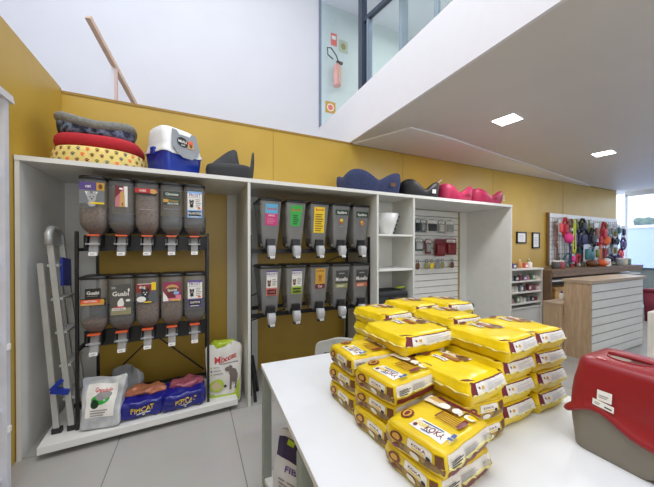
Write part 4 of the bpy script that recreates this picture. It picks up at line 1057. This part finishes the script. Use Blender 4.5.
H = [  # kind, x, z, colour, length, half width
 ('leash', 7.02, 2.05, 'brown', .45, .09), ('harness', 7.26, 2.14, 'red', .42, .07), ('leash', 7.52, 2.10, 'neon yellow', .62, .12), ('harness', 7.72, 2.12, 'olive', .22, .07), ('harness', 7.92, 2.14, 'black', .26, .1), ('collar', 8.12, 2.12, 'neon yellow', .18, .05), ('leash', 8.28, 2.13, 'olive', .3, .08), ('pack', 8.46, 2.06, 'brown', .4, .08), ('harness', 8.66, 2.06, 'brown', .40, .09), ('harness', 8.9, 2.10, 'red', .48, .1), ('collar', 9.15, 2.08, 'olive', .2, .07), ('pack', 9.35, 2.05, 'grey', .24, .07), ('pack', 9.56, 2.06, 'teal', .24, .07), ('leash', 9.74, 2.04, 'orange', .3, .08), ('pack', 9.9, 2.04, 'navy', .26, .07),
 ('harness', 7.80, 1.92, 'violet', .42, .12), ('harness', 8.04, 1.94, 'navy', .46, .17), ('harness', 8.30, 1.92, 'black', .40, .12), ('collar', 8.52, 1.78, 'black', .26, .1), ('toy', 7.26, 1.80, 'pink', .22, .12), ('leash', 7.06, 1.66, 'brown', .36, .08), ('leash', 7.56, 1.62, 'coral', .48, .09), ('leash', 7.36, 1.60, 'navy', .42, .1), ('toy', 9.0, 1.78, 'orange', .24, .14), ('leash', 9.0, 1.54, 'red', .44, .1), ('harness', 9.3, 1.76, 'black', .18, .12), ('harness', 9.56, 1.76, 'black', .2, .13), ('harness', 9.84, 1.74, 'violet', .28, .1),
 ('pack', 7.12, 2.1, 'coral', .3, .06), ('collar', 7.4, 2.1, 'brown', .2, .06), ('harness', 8.5, 1.95, 'brown', .3, .08), ('harness', 8.78, 1.9, 'red', .4, .09), ('leash', 8.7, 1.55, 'orange', .3, .07), ('pack', 9.2, 1.9, 'teal', .2, .07), ('pack', 9.45, 1.95, 'olive', .2, .06), ('collar', 9.7, 1.85, 'coral', .2, .07), ('leash', 7.9, 1.6, 'teal', .4, .08), ('harness', 8.2, 1.5, 'teal', .3, .11), ('collar', 8.46, 1.36, 'grey', .16, .07), ('pack', 7.5, 1.36, 'pink', .2, .06), ('leash', 9.12, 1.5, 'brown', .3, .06), ('collar', 8.9, 1.75, 'violet', .22, .08),
 ('pack', 8.06, 1.56, 'teal', .36, .13), ('pack', 8.34, 1.54, 'neon yellow', .3, .08), ('pack', 8.56, 1.52, 'olive', .28, .08), ('leash', 7.12, 1.36, 'teal', .2, .08), ('collar', 7.34, 1.36, 'teal', .22, .1), ('collar', 7.66, 1.34, 'red', .2, .06), ('pack', 9.24, 1.56, 'grey', .26, .08), ('pack', 9.46, 1.56, 'olive', .24, .07), ('leash', 9.66, 1.54, 'teal', .26, .08), ('harness', 9.86, 1.46, 'coral', .24, .09), ('collar', 9.0, 1.26, 'black', .16, .13), ('harness', 9.36, 1.32, 'navy', .18, .1), ('harness', 9.6, 1.32, 'violet', .2, .1), ('collar', 9.86, 1.28, 'olive', .14, .08)]
kw = {'leash': 'leash', 'collar': 'ring-shaped collar', 'harness': 'harness with chest pad', 'toy': 'round toy', 'pack': 'card-backed strap pack'}
seen = {}
for i, (k, x, z, c, L, w) in enumerate(H):
    rw = 'top row' if z > 2 else ('second row' if z > 1.7 else ('third row' if z > 1.4 else 'bottom row'))
    third = 'left third' if x < 7.95 else ('middle third' if x < 8.95 else 'right third')
    base = '%s %s, %s of the grid board, %s' % (c, kw[k], rw, third)
    if base in seen: base = 'right-hand '+base
    seen[base] = 1
    hang(k, x, z, c, L*(1.0 if k == 'toy' else 1.12), base, w*(.75 if k == 'toy' else 1.3))

# goods on the back counter
t = thing('plush_toy', 'brown plush toy lying on the back counter below the grid board', 'pet toy', (8.05, 3.2, 1.0655))
MB().lathe([(.01, 0), (.09, .02), (.11, .07), (.08, .13), (.01, .15)], BROWN, 14).build('body', t); MB().lathe([(.01, .0), (.06, .02), (.065, .06), (.04, .1), (.01, .11)], BROWN, 12, (.12, -.02, .02)).build('head', t)
t = thing('plush_toy', 'orange plush toy beside the white packet on the back counter', 'pet toy', (8.35, 3.15, 1.0655))
MB().lathe([(.01, 0), (.09, .02), (.1, .08), (.07, .14), (.01, .16)], ORANGE, 14).build('body', t); MB().lathe([(.01, .0), (.05, .02), (.055, .06), (.03, .09), (.01, .1)], TANP, 12, (.1, -.04, .02)).build('head', t)
t = thing('paper_packet', 'white packet standing on the back counter', 'packet', (8.62, 3.15, 1.0655)); MB().prism([(-.12, 0), (.12, 0), (.09, .16), (-.06, .18)], 'y', -.03, .03, PW).build('packet', t); Dec().rect(-.05, .05, .05, .11, SALM).build('print', plane_fn((0, -.031, 0), (1, 0, 0), (0, 0, 1)), t)
for x, c, l in ((9.3, 'grey', 'grey tub at the far end of the back counter'), (9.55, 'cream', 'cream tub at the far end of the back counter'), (9.75, 'green', 'green tub at the far end of the back counter'), (6.75, 'crimson', 'crimson tub at the near end of the back counter'), (6.55, 'black', 'black tub at the near end of the back counter')):
    t = thing('care_product', l, 'pet care product', (x, 3.18, 1.0655)); MB().lathe([(.06, 0), (.065, .01), (.065, .12), (.05, .14)], gm[c], 14).build('tub', t); MB().lathe([(.06, .135), (.06, .16), (.03, .165)], PW, 14).build('cap', t)

# storefront side
wr = thing('window_railing', 'slate blue handrail with frosted panel along the storefront glass', 'railing', (0, 0, 0))
MB().box(10.2, 10.26, -1.5, 3.3, .93, .98, mat('slate_rail', (96, 118, 140), .5)).build('rail', wr); MB().box(10.22, 10.24, -1.5, 3.3, .05, .93, mat('frosted_teal_panel', (170, 190, 198), .5)).build('panel', wr)
t = thing('storage_bin', 'dark red bin standing past the end of the counter', 'bin', (8.4, 2.32, 0)); MB().loft([rrect(.26, .26, .0, .03), rrect(.3, .3, .6, .03)], mat('bin_wine', (130, 44, 66), .5)).build('body', t); MB().loft([rrect(.32, .32, .6, .03), rrect(.32, .32, .64, .03), rrect(.25, .25, .66, .03)], mat('bin_wine', (130, 44, 66), .5)).build('lid', t)
t = thing('display_stand', 'white stand with a black panel by the right edge', 'stand', (3.62, .82, 0), 0)
MB().box(-.12, .3, -.2, .2, 0, .95, PW, .01).build('body', t); MB().box(-.125, -.118, -.17, .08, .2, .82, BLACK).build('panel', t)
# outside
ow = mat('outside_blue_wall', (190, 206, 246), .8)
t = thing('street_wall', 'pale blue wall across the street beyond the glass', 'wall', (17, 4, 0)); MB().box(0, .2, -14, 12, -.02, 2.3, ow).build('face', t); MB().box(-.05, .25, -14, 12, 2.3, 2.42, PW).build('coping', t)
for i, (y, s) in enumerate(((2.2, .5), (3.6, .7), (5.2, .55), (6.6, .6))):
    mb = MB(); rg = random.Random(i)
    for k in range(9):
        c = Vector((rg.uniform(-.3, .3), rg.uniform(-.5, .5), rg.uniform(-.15, .3)))*s
        mb.lathe([(.01, -.3*s), (.26*s, -.18*s), (.33*s, 0), (.22*s, .2*s), (.01, .28*s)], mat('shrub_leaves', (104, 128, 120), .8, var=.3, scale=25), 9, c)
    t = thing('shrub', 'grey green shrub showing over the street wall, %s' % ['nearest the frame edge', 'largest of the row', 'third in the row', 'closest to the mustard wall'][i], 'shrub', (17.7, y, 0))
    mb.build('foliage', t, (0, 0, 2.55)); MB().tube([(0, 0, -.02), (.03, 0, 1.3), (0, 0, 2.5)], [.07, .05, .03], BROWN, 8).build('trunk', t)

# ------------------------------------------------------------------ light
def area(name, loc, rot, sx, sy, power, col=(1, 1, 1)):
    l = bpy.data.lights.new(name, 'AREA'); l.shape = 'RECTANGLE'; l.size = sx; l.size_y = sy; l.energy = power; l.color = col
    o = bpy.data.objects.new(name, l); COL.objects.link(o); o.location = loc; o.rotation_euler = rot; return o
area('void_overhead_fill', (-.2, .3, 6.5), (0, 0, 0), 3.2, 6, 310, (.95, .97, 1))  # unseen area lamp put in over the void to light the room
area('camera_side_fill', (1.2, -4.0, 2.2), (R(90), 0, 0), 4, 2.2, 75, (.97, .98, 1))  # fill light added behind the camera, not a shop front
area('led_lamp', (3.28, 2.08, 2.955), (0, 0, 0), .3, .3, 22)
area('led_lamp', (5.83, 2.18, 2.955), (0, 0, 0), .3, .3, 24)
area('led_lamp', (4.0, -1.2, 2.955), (0, 0, 0), .3, .3, 24)
area('led_lamp', (8.2, 1.2, 2.955), (0, 0, 0), .3, .3, 24)
area('upstairs_lamp', (5, 3.6, 6.4), (0, 0, 0), 3, 2, 70, (.95, 1, 1))
w = bpy.data.worlds.new('sky'); SC.world = w; w.use_nodes = True
bg = w.node_tree.nodes['Background']; bg.inputs[0].default_value = (.80, .89, 1, 1); bg.inputs[1].default_value = 2.8
